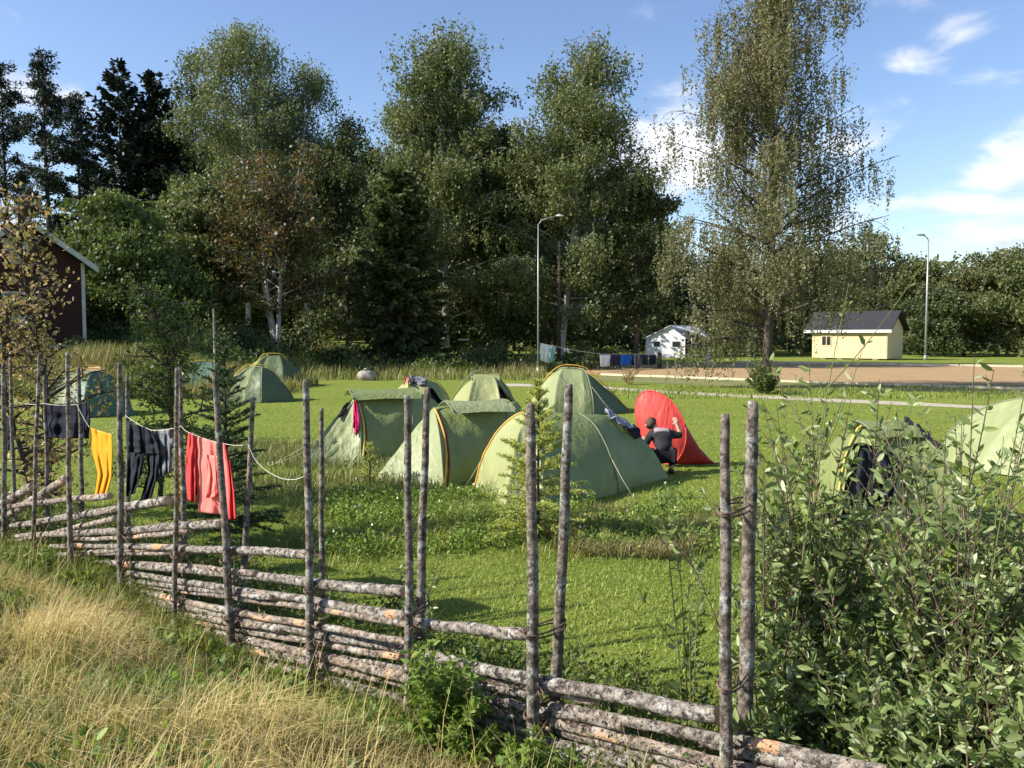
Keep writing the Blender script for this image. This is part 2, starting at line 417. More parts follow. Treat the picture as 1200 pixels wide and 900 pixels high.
# ------------------------------------------------------------------ foliage machinery
def rand_rot(n, up=0.0):
    """random orthonormal frames; up>0 tips leaf normals towards the sky"""
    q = rng.normal(size=(n, 4)); q /= np.linalg.norm(q, axis=1)[:, None]
    w, x, y, z = q.T
    Rm = np.stack([np.stack([1 - 2 * (y * y + z * z), 2 * (x * y - z * w), 2 * (x * z + y * w)], -1),
                   np.stack([2 * (x * y + z * w), 1 - 2 * (x * x + z * z), 2 * (y * z - x * w)], -1),
                   np.stack([2 * (x * z - y * w), 2 * (y * z + x * w), 1 - 2 * (x * x + y * y)], -1)], 1)
    return Rm

def frames(D, jitter=.5):
    """frames whose first axis follows D, rolled at random"""
    n = len(D); D = D + rng.normal(size=(n, 3)) * jitter * .5
    D = D / (np.linalg.norm(D, axis=1)[:, None] + 1e-9)
    A = rng.normal(size=(n, 3)); B = np.cross(D, A); B /= (np.linalg.norm(B, axis=1)[:, None] + 1e-9)
    C = np.cross(D, B)
    return np.stack([D, B, C], 2)

def scatter_mesh(name, pos, Rm, scale, tv, tf, mat, parent=None, tint=None):
    n = len(pos); k = len(tv)
    scale = np.asarray(scale)
    if scale.ndim == 0: scale = np.full(n, float(scale))
    V = np.einsum('nij,kj->nki', Rm, tv) * scale[:, None, None] + pos[:, None, :]
    F = (np.arange(n)[:, None, None] * k + tf[None]).reshape(-1, tf.shape[1])
    if tint is None: tint = rng.random(n)
    return npmesh(name, V.reshape(-1, 3), F, mat, parent, tint=np.repeat(tint, k))

QUAD = np.array([[0, -.36, 0], [.5, -.5, .06], [1, 0, 0], [.5, .5, .06]]) * np.array([1, .8, 1]); QF = np.array([[0, 1, 2, 3]])
LEAF = np.array([[0, 0, 0], [.3, -.19, .05], [.72, -.15, .04], [1, 0, -.05], [.72, .15, .04], [.3, .19, .05]]); LF = np.array([[0, 1, 2, 3], [0, 3, 4, 5]])
SPRAY = np.array([[0, -.10, 0], [.55, -.17, .03], [1, 0, -.06], [.55, .17, .03]])
NEEDLE = np.array([[0, -.03, 0], [.5, -.05, 0], [1, 0, 0], [.5, .05, 0]])

def curve_pts(p0, d, L, n, bend):
    pts = [np.array(p0, float)]; d = np.array(d, float)
    for i in range(n):
        d = d + np.array(bend) / n; dd = d / np.linalg.norm(d)
        pts.append(pts[-1] + dd * L / n)
    return np.array(pts)

def birch_prof(t):
    return (.80 + .20 * t / .3) if t < .3 else max(0.02, ((1 - t) / .7)) ** .55

def broad_tree(name, label, loc, H, Rr, c0=.2, nl=60, leaves=26000, ls=.22, mat='leaf_birch', bark='bark_birch', droop=1.0, sig=.5, tr=.22, group=None,
               stems=1, prof=birch_prof, cat='tree', seed=0, elev=(15, 60), clump=5, lean=(0, 0), asym=None, var=(.6, 1.12)):
    global rng
    random.seed(seed); rng = np.random.default_rng(seed + 11)
    root = thing(name, label, cat, loc, 0, group)
    tb = MB(); C = []; Wt = []
    for s in range(stems):
        off = np.array([random.uniform(-.3, .3) * (stems > 1), random.uniform(-.3, .3) * (stems > 1), 0])
        az0 = random.uniform(0, 6.28)
        splay = (Rr * .35 if stems > 1 else 0)
        hs_ = H * (1 if s == 0 else random.uniform(.75, .95))
        npt = 12
        tp = []
        for i in range(npt + 1):
            u = i / npt
            tp.append(off + np.array([math.cos(az0) * splay * u + lean[0] * u * H + .10 * math.sin(u * 5 + seed), math.sin(az0) * splay * u + lean[1] * u * H + .10 * math.cos(u * 4 + seed), u * hs_ - .15 * (i == 0)]))
        tp = np.array(tp)
        tb.tube(tp, [tr * (1.25 if i == 0 else 1) * (1 - .93 * (i / npt)) + .012 for i in range(npt + 1)], 9, 0, bump=.08, seed=seed)
        for i in range(nl // stems):
            t = ((i + random.random()) / (nl // stems)) ** .85
            h = (c0 + (1 - c0) * t) * npt; k = min(int(h), npt - 1); p0 = tp[k] * (1 - (h - k)) + tp[k + 1] * (h - k)
            a = random.uniform(0, 2 * PI); L = Rr * prof(t) * random.uniform(*var)
            if asym: L *= 1 + asym * math.cos(a)
            e = R(elev[0] + (elev[1] - elev[0]) * t + random.uniform(-12, 12))
            L = L / max(.45, math.cos(e)) ** .6
            d = np.array([math.cos(a) * math.cos(e), math.sin(a) * math.cos(e), math.sin(e)])
            pts = curve_pts(p0, d, L, 6, (random.uniform(-.3, .3), random.uniform(-.3, .3), random.uniform(-.55, .1)))
            r0 = tr * .32 * (1 - t) + .018
            tb.tube(pts, np.linspace(r0, .008, 7), 5, 0, cap=False)
            nsub = max(3, int(L * 2.2))
            for j in range(nsub):
                u = random.uniform(.22, 1.0) ** .8 * 6; kk = min(int(u), 5); q = pts[kk] * (1 - (u - kk)) + pts[kk + 1] * (u - kk)
                dd = rng.normal(size=3); dd[2] = abs(dd[2]) * .3 + .1; dd /= np.linalg.norm(dd)
                l2 = random.uniform(.25, .9) * (.35 + L * .16)
                p2 = curve_pts(q, dd, l2, 3, (0, 0, -droop * .8))
                tb.tube(p2, [.012 + r0 * .15, .01, .008, .005], 3, 0, cap=False)
                for _ in range(clump): C.append(p2[random.choice((1, 2, 3, 3))]); Wt.append(random.uniform(.3, 1.8) * (.22 + min(1.2, L / Rr)))
    # hanging strands of leaves from the twig points
    C = np.array(C); Wt = np.array(Wt); Wt /= Wt.sum()
    idx = rng.choice(len(C), size=leaves, p=Wt)
    g = rng.normal(size=(leaves, 3)) * np.array([sig, sig, sig * .6])
    # leaves gather on hanging strands: several share one horizontal offset
    strand = rng.integers(0, 3, size=leaves)
    key = (idx * 3 + strand)
    un, inv = np.unique(key, return_inverse=True)
    so_ = rng.normal(size=(len(un), 3)) * np.array([sig, sig, sig * .5])
    pos = C[idx] + so_[inv] + rng.normal(size=(leaves, 3)) * .07 * (ls / .2)
    pos[:, 2] -= rng.random(leaves) * droop * (.4 + .6 * rng.random(len(un))[inv])
    keep = pos[:, 2] > .25
    pos = pos[keep]
    D = np.tile(np.array([0, 0, -.6 * droop - .1]), (len(pos), 1)) + rng.normal(size=(len(pos), 3)) * .75
    tin = np.clip(.5 + .17 * rng.normal(size=len(pos)) + .16 * rng.normal(size=len(un))[inv][keep], 0, 1)
    scatter_mesh('crown', pos, frames(D, .4), ls * rng.uniform(.6, 1.25, len(pos)), QUAD, QF, M[mat], root, tin)
    tb.build('trunk', M[bark], root)
    return root

def spruce(name, label, loc, H, Rr, mat='needle', c0=.03, step=.5, nb=9, per=26, ls=.55, seed=0, group=None, tr=.2, droop=.35, power=.85, gap=0.0):
    global rng
    random.seed(seed); rng = np.random.default_rng(seed + 5)
    root = thing(name, label, 'spruce tree', loc, 0, group)
    tb = MB(); tb.tube([(0, 0, -.2), (.05, 0, H * .5), (0, .03, H)], [tr * 1.1, tr * .6, .02], 8, 0, bump=.06)
    pos = []; D = []; z = H * c0 + .3
    while z < H * .985:
        t = (z - H * c0) / (H * (1 - c0)); L0 = Rr * (1 - t) ** power * (.85 + .3 * random.random()) + .12
        for i in range(nb if t < .8 else 6):
            if random.random() < gap: continue
            a = random.uniform(0, 6.283); L = L0 * random.uniform(.65, 1.15); e = R(-18 + 55 * t + random.uniform(-8, 8))
            d = np.array([math.cos(a) * math.cos(e), math.sin(a) * math.cos(e), math.sin(e)])
            pts = curve_pts((0, 0, z + random.uniform(-.15, .15)), d, L, 5, (0, 0, .35 - droop * (1 - t)))
            tb.tube(pts, np.linspace(.035 * (1 - t) + .01, .005, 6), 3, 0, cap=False)
            m = max(5, int(per * L / Rr + 3))
            u = np.sort(rng.random(m)) * .85 + .15; uu = u * 5; k = np.minimum(uu.astype(int), 4); fr = (uu - k)[:, None]
            q = pts[k] * (1 - fr) + pts[k + 1] * fr
            side = np.cross(d, [0, 0, 1]); side /= np.linalg.norm(side)
            sgn = rng.choice([-1, 1], m)[:, None]
            dd = d[None] * .7 + side[None] * sgn * rng.uniform(.2, 1.0, (m, 1)) + np.array([0, 0, -1.0]) * rng.uniform(0, .8, (m, 1))
            pos.append(q); D.append(dd)
        z += step * (1 - .45 * t) * random.uniform(.7, 1.2)
    pos = np.concatenate(pos); D = np.concatenate(D); n = len(pos)
    scatter_mesh('crown', np.repeat(pos, 2, 0), frames(np.repeat(D, 2, 0), .5), ls * rng.uniform(.5, 1.2, n * 2), SPRAY * np.array([1, 1.3, 1]), QF, M[mat], root, np.clip(.5 + .22 * rng.normal(size=2 * n), 0, 1))
    tb.build('trunk', M['bark_dark'], root)
    return root

def pine(name, label, loc, H, Rr, seed=0, group=None, n_l=34, c0=.35):
    global rng
    random.seed(seed); rng = np.random.default_rng(seed)
    root = thing(name, label, 'pine tree', loc, 0, group)
    tb = MB(); tb.tube([(0, 0, -.2), (.1, 0, H * .4), (-.1, .1, H * .75), (0, 0, H)], [.24, .19, .1, .03], 8, 0, bump=.08)
    C = []
    for i in range(n_l):
        t = (i + random.random()) / n_l; z = H * (c0 + (1 - c0) * t); a = random.uniform(0, 6.28)
        L = Rr * (1.15 * (1 - t) ** .55 if t > .25 else .6 + t * 1.7) * random.uniform(.55, 1.1); e = R(5 + 45 * t)
        pts = curve_pts((0, 0, z), (math.cos(a) * math.cos(e), math.sin(a) * math.cos(e), math.sin(e)), L, 5, (0, 0, .4))
        tb.tube(pts, np.linspace(.07, .015, 6), 5, 0, cap=False)
        for j in range(int(3 + L * 3)):
            u = random.uniform(.35, 1) * 5; k = min(int(u), 4); q = pts[k] * (1 - (u - k)) + pts[k + 1] * (u - k)
            C.append(q + rng.normal(size=3) * np.array([.35, .35, .18]))
    C = np.array(C); n = 15000; idx = rng.integers(0, len(C), n)
    pos = C[idx] + rng.normal(size=(n, 3)) * np.array([.24, .24, .15])
    D = rng.normal(size=(n, 3)); D[:, 2] = np.abs(D[:, 2])
    scatter_mesh('crown', pos, frames(D, .3), rng.uniform(.16, .34, n), SPRAY * np.array([1, 1.3, 1]), QF, M['needle_dark'], root, np.clip(.55 + .22 * rng.normal(size=n), 0, 1))
    tb.build('trunk', M['bark_dark'], root)
    return root

def at(px, Y):
    p = P(px, 395, Y); return (p[0], Y, hz1(p[0], Y))
def ht(loc, ytop):
    """height a thing at loc needs for its top to reach picture row ytop"""
    return 2.1 + (395 - ytop) * loc[1] / FPX - loc[2]

# big trees, left to right
def BT(px, Y, ytop, wpx, name, label, **kw):
    l = at(px, Y); Hh = ht(l, ytop) * .965; return broad_tree(name, label, l, Hh, wpx * .5 * 1.38 * Y / FPX, **kw)
def SP(px, Y, ytop, wpx, name, label, **kw):
    l = at(px, Y); return spruce(name, label, l, ht(l, ytop), wpx * .5 * Y / FPX, **kw)
SPG = 'dark spruces and pines behind the red house'
l = at(12, 72); pine('pine_tree', 'dark pine at the left picture edge, behind the red house roof', l, ht(l, 88), 3.4, seed=21, group=SPG)
l = at(60, 66); pine('pine_tree', 'open crowned pine with bare limbs, standing out against the white cloud', l, ht(l, 76), 3.3, seed=22, group=SPG)
l = at(98, 74); pine('pine_tree', 'lower dark pine between the open crowned pine and the twin spruces', l, ht(l, 118), 3.2, seed=25, group=SPG)
SP(146, 68, 80, 200, 'spruce_tree', 'black-green spruce, taller left one of the twin spruces', mat='needle_dark', seed=3, group=SPG, power=.75, step=.66, nb=9, per=62, ls=.52, gap=.10)
SP(187, 70, 89, 160, 'spruce_tree', 'black-green spruce, right one of the twin spruces', mat='needle_dark', seed=4, group=SPG, power=.75, step=.66, nb=9, per=62, ls=.52, gap=.10)
BG = 'tall birches beyond the camping lawn'
BT(232, 72, 62, 84, 'spruce_tree', 'tall narrow green conifer on the left flank of the pale birch', seed=31, mat='leaf_dark', bark='bark_dark', leaves=24000, droop=.5, sig=.45, cat='tree', c0=.1, group=BG, nl=80)
BT(290, 68, 38, 140, 'birch_tree', 'tallest pale green birch with hanging twigs, left of centre', seed=32, mat='leaf_pale', leaves=62000, droop=1.5, sig=.50, nl=95, c0=.25, ls=.18, group=BG)
BT(360, 70, 72, 104, 'birch_tree', 'birch with drooping grey-green crown just right of the tallest pale birch', seed=33, mat='leaf_pale', leaves=44000, droop=1.6, sig=.48, nl=80, c0=.2, ls=.18, group=BG)
BT(408, 66, 134, 92, 'birch_tree', 'darker lower tree filling the gap left of the middle birch', seed=34, mat='leaf_dark', leaves=28000, droop=.9, nl=70, c0=.08, group=BG, bark='bark_dark')
BT(524, 62, 47, 158, 'birch_tree', 'broad dense birch in the middle with a rounded top', seed=35, mat='leaf_birch', leaves=105000, droop=1.2, sig=.55, nl=130, c0=.12, ls=.19, group=BG, tr=.26)
BT(660, 60, 54, 150, 'birch_tree', 'tall birch with a twin pointed top behind the left lamp', seed=36, mat='leaf_birch', leaves=92000, droop=1.3, sig=.50, nl=120, c0=.16, ls=.185, group=BG, stems=2)
BT(746, 58, 208, 78, 'aspen_tree', 'loose dark tree with gaps, right of the twin topped birch', seed=37, mat='leaf_dark', leaves=17000, droop=.6, sig=.42, nl=60, c0=.24, ls=.22, group=BG, bark='bark_dark')
BT(590, 64, 150, 90, 'alder_tree', 'dark green tree wedged between the two central birches', seed=38, mat='leaf_dark', leaves=36000, droop=.7, nl=80, c0=.06, group=BG, bark='bark_dark')
SP(468, 54, 205, 124, 'spruce_tree', 'broad green spruce with fanned boughs in front of the middle birch', mat='leaf_dark', seed=39, power=.5, step=.42, nb=11, per=52, ls=.5, c0=.02)
BT(322, 50, 182, 120, 'rowan_tree', 'reddish brown turning rowan with several grey stems at the wood edge', seed=40, mat='leaf_rowan', leaves=15000, droop=.5, sig=.45, nl=60, c0=.22, ls=.22, stems=4, bark='bark_birch', cat='rowan tree', tr=.13, elev=(30, 70))
BT(236, 52, 215, 100, 'birch_tree', 'mid green bushy birch left of the reddish rowan', seed=41, mat='leaf_birch', leaves=30000, droop=.6, nl=70, c0=.05, ls=.22)
BT(140, 45, 236, 116, 'birch_tree', 'bushy fresh green tree growing right beside the red house', seed=42, mat='leaf_bush', leaves=34000, droop=.5, sig=.45, nl=80, c0=.02, ls=.19, cat='tree')
BT(182, 44, 290, 70, 'birch_tree', 'low round green tree in front of the dark gap right of the house', seed=43, mat='leaf_bush', leaves=20000, droop=.4, sig=.4, nl=60, c0=.02, ls=.18, cat='tree')
# second row that closes the wood
BK = 'dark trees closing the wood behind the birches'
rowdat = [(205, 92, 190, 130), (275, 95, 150, 150), (345, 90, 190, 130), (430, 95, 180, 140), (500, 92, 150, 150), (565, 94, 170, 150), (640, 90, 190, 150), (705, 98, 210, 120), (758, 112, 262, 80)]
lab = ['behind the low round tree', 'behind the tallest pale birch', 'behind the reddish rowan', 'behind the darker gap tree', 'behind the broad middle birch', 'behind the wedged alder', 'behind the twin topped birch', 'behind the loose dark tree', 'right of the loose dark tree, over the cabin']
for i, (px, Y, yt, w) in enumerate(rowdat):
    BT(px, Y, yt, w, 'spruce_tree' if i % 2 else 'alder_tree', 'dark tree deep in the wood, ' + lab[i], seed=60 + i, mat='leaf_dark', bark='bark_dark', leaves=24000, droop=.6, sig=.9, nl=60, c0=.04, ls=.42, group=BK)
# trees at right
BT(900, 34, -40, 186, 'birch_tree', 'large sparse yellowing birch reaching out of the top of the picture', seed=50, mat='leaf_rightbirch', leaves=125000, droop=1.7, sig=.27, nl=120, c0=.12, var=(.5, 1.15), ls=.092, tr=.2, elev=(18, 72), clump=3,
   prof=lambda t: (.75 + .25 * t / .2) if t < .2 else (.40 + .60 * ((1 - t) / .8)) * max(.1, min(1, (1 - t) / .25)) ** .6, bark='bark_dark')
RG = 'mixed trees along the far side of the field'
rt = [(806, 116, 300, 60, 'leaf_birch'), (848, 90, 292, 64, 'leaf_mixed'), (880, 100, 310, 90, 'leaf_mixed'), (930, 104, 300, 80, 'leaf_mixed'), (985, 106, 300, 90, 'leaf_dark'), (1030, 100, 275, 80, 'leaf_mixed'), (1068, 98, 312, 70, 'leaf_mixed'), (1095, 90, 345, 64, 'leaf_dark'),
      (1130, 95, 318, 80, 'leaf_mixed'), (1168, 92, 296, 74, 'leaf_mixed'), (1205, 88, 292, 80, 'leaf_birch'), (1250, 90, 280, 90, 'leaf_mixed')]
rl = ['behind the white cabin', 'just left of the large sparse birch', 'behind the stem of the large sparse birch', 'right behind the large sparse birch', 'behind the left half of the shed roof', 'with a thin open top over the shed', 'between shed and right street lamp',
      'low and dark beside the right street lamp foot', 'with brown tinged crown right of the street lamp', 'pointed one near the right picture edge', 'cut by the right picture edge', 'outside the right picture edge']
for i, (px, Y, yt, w, m) in enumerate(rt):
    BT(px, Y, yt, w, 'birch_tree' if m != 'leaf_dark' else 'alder_tree', 'far mixed tree ' + rl[i], seed=80 + i, mat=m, leaves=13000, droop=.7, sig=.5, nl=50, c0=.06, ls=.30, group=RG, bark='bark_birch' if i % 2 else 'bark_dark')

# ------------------------------------------------------------------ world-space parts under an empty
def wp(o, root):
    o.parent = root; o.location = tuple(-v for v in root.location); return o
def tidy(o):
    """move a single-mesh thing's origin to its own base"""
    me = o.data; n = len(me.vertices); co = np.empty(n * 3, dtype=np.float32); me.vertices.foreach_get('co', co); co = co.reshape(-1, 3)
    c = np.array([co[:, 0].mean(), co[:, 1].mean(), co[:, 2].min()], dtype=np.float32)
    me.vertices.foreach_set('co', (co - c).ravel()); me.update(); o.location = tuple(map(float, c)); return o

# ------------------------------------------------------------------ undergrowth at the wood edge, far woods
def clump_mass(name, pts, n_per, size, ls, mat, seed, kind='stuff', tmpl=QUAD):
    global rng
    rng = np.random.default_rng(seed); pos = []
    for (x, y, r, h) in pts:
        k = int(n_per * r * r); g = rng.normal(size=(k, 3)) * np.array([r * .45, r * .45, 0]); u = rng.random(k) ** .7
        b = np.array([x, y, 0]) + g; b[:, 2] = hz(b[:, 0], b[:, 1]) + u * h * np.exp(-(g[:, 0] ** 2 + g[:, 1] ** 2) / (r * r) * 1.2)
        pos.append(b)
    pos = np.concatenate(pos); D = rng.normal(size=pos.shape) * .7 + np.array([0, 0, .5])
    o = scatter_mesh(name, pos, frames(D, .4), ls * rng.uniform(.6, 1.3, len(pos)), tmpl, QF, mat, None, np.clip(.5 + .22 * rng.normal(size=len(pos)), 0, 1))
    tag(o, kind=kind); return o
random.seed(5)
pts = []
for i in range(150):
    px = random.uniform(-40, 700); Y = random.uniform(50, 62) if px > 330 else random.uniform(40, 56)
    x = P(px, 400, Y)[0]; pts.append((x, Y, random.uniform(.9, 1.8), random.uniform(.6, 2.0)))
for i in range(16):
    px = random.uniform(680, 745); x = P(px, 400, 72)[0]; pts.append((x, random.uniform(72, 86), 1.6, random.uniform(.5, 1.4)))
clump_mass('undergrowth', pts, 150, 1, .17, M['leaf_dark'], 5)
pts = []
for i in range(46):
    px = random.uniform(340, 560) if i < 28 else random.uniform(60, 340); Y = random.uniform(46, 54) if px > 330 else random.uniform(34, 44); x = P(px, 400, Y)[0]
    pts.append((x, Y, random.uniform(.7, 1.3), random.uniform(.6, 1.3)))
clump_mass('leafy_undergrowth', pts, 150, 1, .14, M['leaf_bush'], 6)
# far woods beyond everything: one ragged mass of crowns
pts = []
for i in range(230):
    a = random.uniform(-1.25, 1.25); d = random.uniform(118, 170); pts.append((math.sin(a) * d, math.cos(a) * d, random.uniform(3.5, 6), random.uniform(9, 15)))
clump_mass('far_wood', pts, 32, 1, .95, M['leaf_mixed'], 8)

def blades(name, pos, h, w, bend, mat, tint, upright=.25, kind='stuff', curl=.0):
    """curved grass blades: 5 verts each"""
    n = len(pos); a = rng.random(n) * 2 * PI; d = np.stack([np.cos(a), np.sin(a), np.zeros(n)], 1); s = np.stack([-np.sin(a), np.cos(a), np.zeros(n)], 1)
    h = h[:, None]; bend = bend[:, None]; w = np.broadcast_to(np.asarray(w, float), (n,))[:, None] if np.ndim(w) == 0 else w[:, None]
    z = np.array([0, 0, 1.0])
    p0 = pos; p1 = pos + d * bend * h * .28 + z * h * .55; p2 = pos + d * bend * h * .95 + z * h * (1 - .38 * bend ** 2)
    V = np.stack([p0 - s * w * .5, p0 + s * w * .5, p1 + s * w * .42, p1 - s * w * .42, p2 + s * w * .1, p2 - s * w * .1], 1)
    F = (np.arange(n)[:, None, None] * 6 + np.array([[0, 1, 2, 3], [3, 2, 4, 5]])[None]).reshape(-1, 4)
    o = npmesh(name, V.reshape(-1, 3), F, mat, None, np.repeat(tint, 6)); tag(o, kind=kind); return o

def sample_px(n, x0, x1, y0, y1, z=0.0):
    """points on the lawn, spread evenly over a patch given by its outline rows"""
    px = rng.uniform(x0, x1, n); Ynear = 2.1 * FPX / (y1 - 395.0); Yfar = 2.1 * FPX / (y0 - 395.0)
    Y = np.sqrt(rng.uniform(Ynear ** 2, Yfar ** 2, n)); X = (px - 600) / FPX * Y
    return np.stack([X, Y, hz(X, Y)], 1)
def fnoise(p, sc, off=0.0):
    return np.array([mnoise.noise(Vector((a[0] * sc + off, a[1] * sc, off))) for a in p])

rng = np.random.default_rng(12)
# tall dry meadow in front of the wood
p = sample_px(26000, 150, 640, 424, 446); nf = fnoise(p, .35)
blades('meadow_grass', p, rng.uniform(.15, .55, len(p)) * (1 + 1.4 * nf).clip(.3, 2), .04, rng.uniform(0, .5, len(p)), M['grass_far'], np.clip(.36 + .6 * nf + .2 * rng.normal(size=len(p)), 0, 1))
X = rng.uniform(-19, -8.5, 16000); Y = rng.uniform(28, 37, 16000); p = np.stack([X, Y, hz(X, Y)], 1); nf = fnoise(p, .4, 3)
blades('meadow_grass', p, rng.uniform(.2, .6, len(p)) * (1 + nf), .03, rng.uniform(0, .5, len(p)), M['grass_far'], np.clip(.45 + .5 * nf + .15 * rng.normal(size=len(p)), 0, 1))
# long strip by the footpath on the right, tufts
p = sample_px(16000, 640, 1500, 453, 468); nf = fnoise(p, .4, 4); p = p[rng.random(len(p)) < .45 + nf]; blades('verge_grass', p, rng.uniform(.04, .16, len(p)), .03, rng.uniform(0, .6, len(p)), M['grass_green'], np.clip(.35 + .2 * rng.normal(size=len(p)), 0, 1))
# mown lawn near the fence
p = sample_px(200000, -60, 1260, 500, 800); q = (p[:, 0] - F0[0]) * FN[0] + (p[:, 1] - F0[1]) * FN[1]; p = p[(q < .3) & (rng.random(len(p)) < sstep(20, 10, p[:, 1]) + .02)]; nf = fnoise(p, .8)
blades('lawn_grass', p, rng.uniform(.012, .036, len(p)) * (1.2 + nf), .008, rng.uniform(.3, 1.6, len(p)), M['grass_lawn'], np.clip(.5 + .5 * nf + .2 * rng.normal(size=len(p)), 0, 1))
p = sample_px(110000, -60, 1260, 455, 540); p = p[rng.random(len(p)) < sstep(34, 22, p[:, 1])]; nf = fnoise(p, .5)
blades('lawn_grass', p, rng.uniform(.012, .03, len(p)), .014, rng.uniform(.3, 1.5, len(p)), M['grass_lawn'], np.clip(.5 + .5 * nf + .2 * rng.normal(size=len(p)), 0, 1))

p = np.stack([rng.uniform(-4.5, 6.0, 170000), rng.uniform(3.2, 9.0, 170000), np.zeros(170000)], 1); q = (p[:, 0] - F0[0]) * FN[0] + (p[:, 1] - F0[1]) * FN[1]; p = p[(q < .1) & (np.abs(p[:, 0] / p[:, 1]) < .68)]; p[:, 2] = hz(p[:, 0], p[:, 1]); nf = fnoise(p, 1.6, 4)
blades('lawn_grass', p, rng.uniform(.010, .030, len(p)) * (1.2 + nf), .0045, rng.uniform(.4, 1.8, len(p)), M['grass_lawn'], np.clip(.45 + .6 * nf + .2 * rng.normal(size=len(p)), 0, 1))

# ------------------------------------------------------------------ buildings
M['red_wall'] = mat_simple('falu red boards', (.045, .015, .012), (.028, .011, .009), 3, .85, 1.0, .5, .03, (9, 9, .2))
M['trim'] = mat_simple('weathered white trim', (.52, .52, .48), (.36, .36, .33), 5, .7)
M['metal_roof'] = mat_simple('corrugated metal roof', (.42, .44, .45), (.28, .29, .30), 2, .35, 2.4, 1.0, .06, (0.1, 6, .1), .5, .6)
M['concrete'] = mat_simple('foundation concrete', (.25, .24, .22), (.16, .155, .14), 4, .9, 20)
M['glass'] = mat_simple('dark window glass', (.03, .035, .04), (.02, .02, .025), 1, .08, spec=.8)
M['curtain'] = mat_simple('window curtain', (.30, .29, .25), (.2, .19, .16), 5, .3)
M['yellow_wall'] = mat_simple('pale yellow panels', (.68, .53, .31), (.60, .46, .27), 1.2, .7, 1.0, .35, .02, (12, 12, .1))
M['yellow_trim'] = mat_simple('cream trim', (.72, .62, .38), (.62, .52, .3), 3, .6)
M['black_roof'] = mat_simple('black roofing felt', (.035, .036, .042), (.022, .022, .026), 5, .75, 8)
M['white_paint'] = mat_simple('white paint', (.78, .78, .76), (.68, .68, .66), 3, .5)
M['white_cloth'] = mat_simple('white canvas', (.80, .79, .80), (.66, .66, .70), 2, .7, 5, .4, .05)
M['steel'] = mat_simple('galvanised steel', (.42, .43, .43), (.32, .33, .33), 6, .45, metallic=.5)
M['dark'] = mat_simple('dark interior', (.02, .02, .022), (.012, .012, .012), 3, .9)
M['wood_dark'] = mat_simple('tarred pole wood', (.10, .075, .055), (.06, .045, .035), 5, .9, 12, .5, .02, (1, 1, .15))

# red house, gable towards the camera
phi = R(40); hn = np.array([math.cos(phi), -math.sin(phi), 0]); ha = np.array([-math.sin(phi), -math.cos(phi), 0])
B = np.array([*P(101, 395, 38)[:2], 0]); zt = 1.32
GW = 5.0; WZ0, WZ1, PK = 1.75, 5.45, 7.1; LEN = 9.0
root = thing('red_house', 'old dark red timber house with white corner boards and metal roof', 'house', (B[0], B[1], zt))
z_ = lambda v, z: np.array([v[0], v[1], z])
A_ = B + ha * GW; mid = B + ha * GW / 2
gable = [z_(B, WZ0), z_(A_, WZ0), z_(A_, WZ1), z_(mid, PK - .12), z_(B, WZ1)]
wp(MB().prism(gable, -hn * LEN).build('wall', M['red_wall']), root)
wp(MB().prism([z_(B - ha * -.0 - hn * .08, .4), z_(A_ - hn * .08, .4), z_(A_ - hn * .08, WZ0 - .01), z_(B - hn * .08, WZ0 - .01)], -hn * (LEN - .2)).build('foundation', M['concrete']), root)
ov = .42; sl_ = (PK - WZ1) / (GW / 2)
for side, nm in ((-1, 'roof'), (1, 'roof')):
    e0 = mid + ha * side * (GW / 2 + ov); ez = PK - sl_ * (GW / 2 + ov)
    a = z_(mid + hn * .45, PK); b_ = z_(e0 + hn * .45, ez); th = np.array([0, 0, .09])
    c = b_ - hn * (LEN + .9); d = a - hn * (LEN + .9)
    rf = MB().prism([a, b_, c, d], th).build('roof', M['metal_roof']); wp(rf, root)
    v0, v1 = z_(mid + hn * .452, PK - .17), z_(e0 + hn * .452, ez - .17)
    wp(MB().prism([v0, v1, v1 + np.array([0, 0, .27]), v0 + np.array([0, 0, .27])], hn * .035).build('rake_board', M['trim']), root)
for cpos, s in ((B, 1), (A_, -1)):
    c0_ = cpos + hn * .004
    wp(MB().prism([z_(c0_, WZ0 - .05), z_(c0_ + ha * s * .15, WZ0 - .05), z_(c0_ + ha * s * .15, WZ1 - .02), z_(c0_, WZ1 - .02)], hn * .03).build('corner_board', M['trim']), root)
wp(MB().prism([z_(B + hn * .036 + ha * .0, WZ0 - .12), z_(A_ + hn * .036, WZ0 - .12), z_(A_ + hn * .036, WZ0 + .02), z_(B + hn * .036, WZ0 + .02)], hn * .025).build('sill_board', M['trim']), root)
def house_window(u, z0, w, h):
    c = B + ha * (GW * u)
    fr = MB()
    for (x0, x1, y0, y1) in ((-w / 2 - .09, -w / 2, -.09, h + .09), (w / 2, w / 2 + .09, -.09, h + .09), (-w / 2, w / 2, h, h + .09), (-w / 2, w / 2, -.09, 0), (-.025, .025, 0, h), (-w / 2, -.027, h * .5 - .02, h * .5 + .02), (.027, w / 2, h * .5 - .02, h * .5 + .02)):
        o_ = c + hn * .003
        fr.prism([z_(o_ + ha * x0, z0 + y0), z_(o_ + ha * x1, z0 + y0), z_(o_ + ha * x1, z0 + y1), z_(o_ + ha * x0, z0 + y1)], hn * .05)
    f = wp(fr.build('window', M['trim']), root)
    o_ = c + hn * .006
    g = MB().prism([z_(o_ - ha * w / 2, z0), z_(o_ + ha * w / 2, z0), z_(o_ + ha * w / 2, z0 + h), z_(o_ - ha * w / 2, z0 + h)], hn * .012).build('pane', M['curtain'])
    g.parent = f
house_window(.56, 5.3, .75, .8); house_window(.55, 2.6, 1.1, 1.35)

